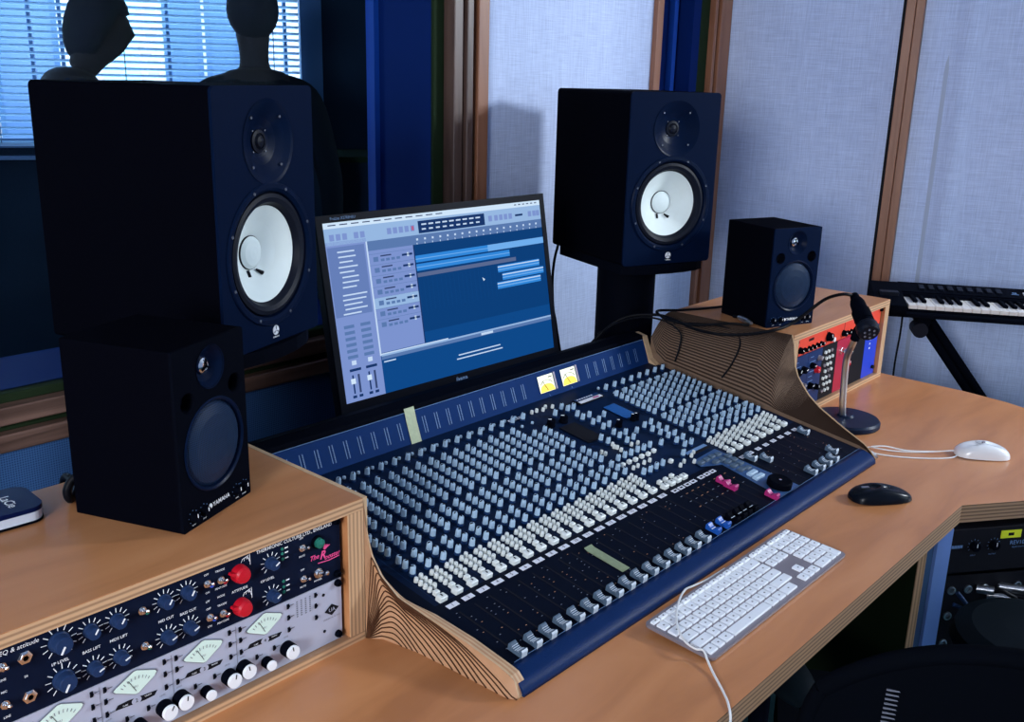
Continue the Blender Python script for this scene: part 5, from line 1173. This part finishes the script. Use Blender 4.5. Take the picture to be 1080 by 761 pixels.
# local: +y is the way the chair faces
rows = []
for i in range(15):
    v = i/14; row = []
    for j in range(21):
        u = -1+2*j/20; wv = .245*(1-.12*(1-v)-.0*v); 
        zt_ = .47+.435*v*(1-.24*abs(u)**2.6) ; row.append((u*wv*(1-.10*v**6), -.255-.07*v+.05*u*u, zt_))
    rows.append(row)
q = MB(); q.grid(rows, CHAIR); q.grid([[(x, y-.018, z) for x, y, z in r] for r in rows][::-1], CHAIR)
rim = rows[-1]; q.tube([(x, y-.009, z) for x, y, z in rim], .012, CHAIR, 8); q.tube([(r[0][0], r[0][1]-.009, r[0][2]) for r in rows], .012, CHAIR, 8); q.tube([(r[-1][0], r[-1][1]-.009, r[-1][2]) for r in rows], .012, CHAIR, 8)
bk = q.build('backrest', ch)
sl_ = MB()
for k in range(9):
    for j in range(3): z = .83-.0068*k; sl_.box(-.155+.021*j, -.137+.021*j, -.255-.07*((z-.47)/.435)+.05*.36-.0215, -.255-.07*((z-.47)/.435)+.05*.36-.0195, z, z+.0016, GREYTXT)
sl_.build('back_vent', bk)
q = MB(); q.prism(rrect(-.24, .24, -.24, .24, .07), .44, .50, CHAIR); q.build('seat', ch, bevel=.02)
q = MB(); q.tube([(0, 0, .09), (0, 0, .44)], .028, STEEL, 14); q.build('column', ch)
for k in range(5):
    a = R(72*k+15); q = MB(); q.tube([(0, 0, .11), (.27*math.cos(a), .27*math.sin(a), .075)], [.028, .018], BLACK, 10); l_ = q.build('leg', ch)
    q = MB(); c_, s2 = .27*math.cos(a), .27*math.sin(a); q.tube([(c_-.012, s2, .03), (c_+.012, s2, .03)], .03, RUBBER, 14); q.tube([(c_, s2, .03), (c_, s2, .08)], .01, BLACK, 8); q.build('caster', l_)
for sg in (-1, 1):
    q = MB(); q.tube([(sg*.22, .0, .46), (sg*.275, .0, .46), (sg*.275, .0, .62)], .016, BLACK, 10); ar = q.build('arm_post', ch)
    rowsA = []
    for i in range(17):
        u = -1+2*i/16; hw = .045*(1-abs(u)**4*.75); hh = .020*(1-abs(u)**5*.8)
        rowsA.append([(sg*.275+sg*.06*u+hw*math.cos(2*PI*k/16), .06+.155*u, .64+hh*math.sin(2*PI*k/16)) for k in range(17)])
    q = MB(); q.grid(rowsA, LEATHER); q.build('arm_pad', ar)

st = thing('padded_stool', 'round black leather stool in front of the floor rack', 'stool', (1.712, .298, -Z0))
q = MB(); q.lathe([(.120, .558), (.136, .566), (.142, .583), (.136, .605), (.11, .617), (.06, .620), (.0001, .620)], LEATHER, 40); q.build('seat', st)
q = MB(); q.tube([(0, 0, .08), (0, 0, .561)], .026, STEEL, 14); q.build('column', st)
q = MB(); q.lathe([(.17, 0), (.17, .012), (.03, .05), (.026, .09)], BLACK, 32); q.build('base', st)

# ================================================================ LIGHT
def area(name, loc, target, sx, sy, power, col):
    l = bpy.data.lights.new(name, 'AREA'); l.shape = 'RECTANGLE'; l.size = sx; l.size_y = sy; l.energy = power; l.color = col
    o = bpy.data.objects.new(name, l); COL.objects.link(o); o.location = loc
    o.rotation_euler = (Vector(target)-Vector(loc)).to_track_quat('-Z', 'Y').to_euler()
    return o
area('lamp_right', (4.1, -1.2, 1.55), (2.0, 1.6, .45), .40, .40, 92, (.86, .93, 1.0))
area('side_window', (-2.15, -.2, .95), (2.4, 1.1, .25), 1.3, 1.1, 138, (.92, .95, 1.0))
area('facade_fill', tuple(GM @ Vector((0, .35, 2.5))), tuple(GM @ Vector((0, 2.6, .7))), 2.6, .5, 260, (.80, .92, 1.0))  # unseen area light added to brighten the brick building
wd = bpy.data.worlds.new('world'); sc.world = wd; wd.use_nodes = True
wd.node_tree.nodes['Background'].inputs[0].default_value = (.66, .86, 1.0, 1); wd.node_tree.nodes['Background'].inputs[1].default_value = 3.2

# ================================================================ CAMERA
PITCH, ROLL, HEAD = R(16.1806), R(1.4656), R(-48.6)
fw = Vector((0, math.cos(PITCH), -math.sin(PITCH))); up = Vector((0, math.sin(PITCH), math.cos(PITCH))); rt = Vector((1, 0, 0))
rt2 = rt*math.cos(ROLL)+up*math.sin(ROLL); up2 = up*math.cos(ROLL)-rt*math.sin(ROLL)
Mc = Matrix((rt2, up2, -fw)).transposed().to_4x4()
cam = bpy.data.cameras.new('camera'); co = bpy.data.objects.new('camera', cam); COL.objects.link(co)
co.matrix_world = T((0, 0, .7599)) @ RZ(HEAD) @ Mc
cam.sensor_fit = 'HORIZONTAL'; cam.sensor_width = 36; cam.lens = 1041.437/1080*36; cam.clip_start = .02
sc.camera = co
# lift everything so that the floor is at z = 0
bpy.context.view_layer.update()
for o in list(sc.objects):
    if o.parent is None: o.location.z += Z0
sc.view_settings.view_transform = 'Standard'; sc.view_settings.look = 'None'; sc.view_settings.gamma = 1; sc.view_settings.exposure = 0; sc.view_settings.use_curve_mapping = False
sc.cycles.use_denoising = True; sc.cycles.max_bounces = 8; sc.cycles.sample_clamp_indirect = 4
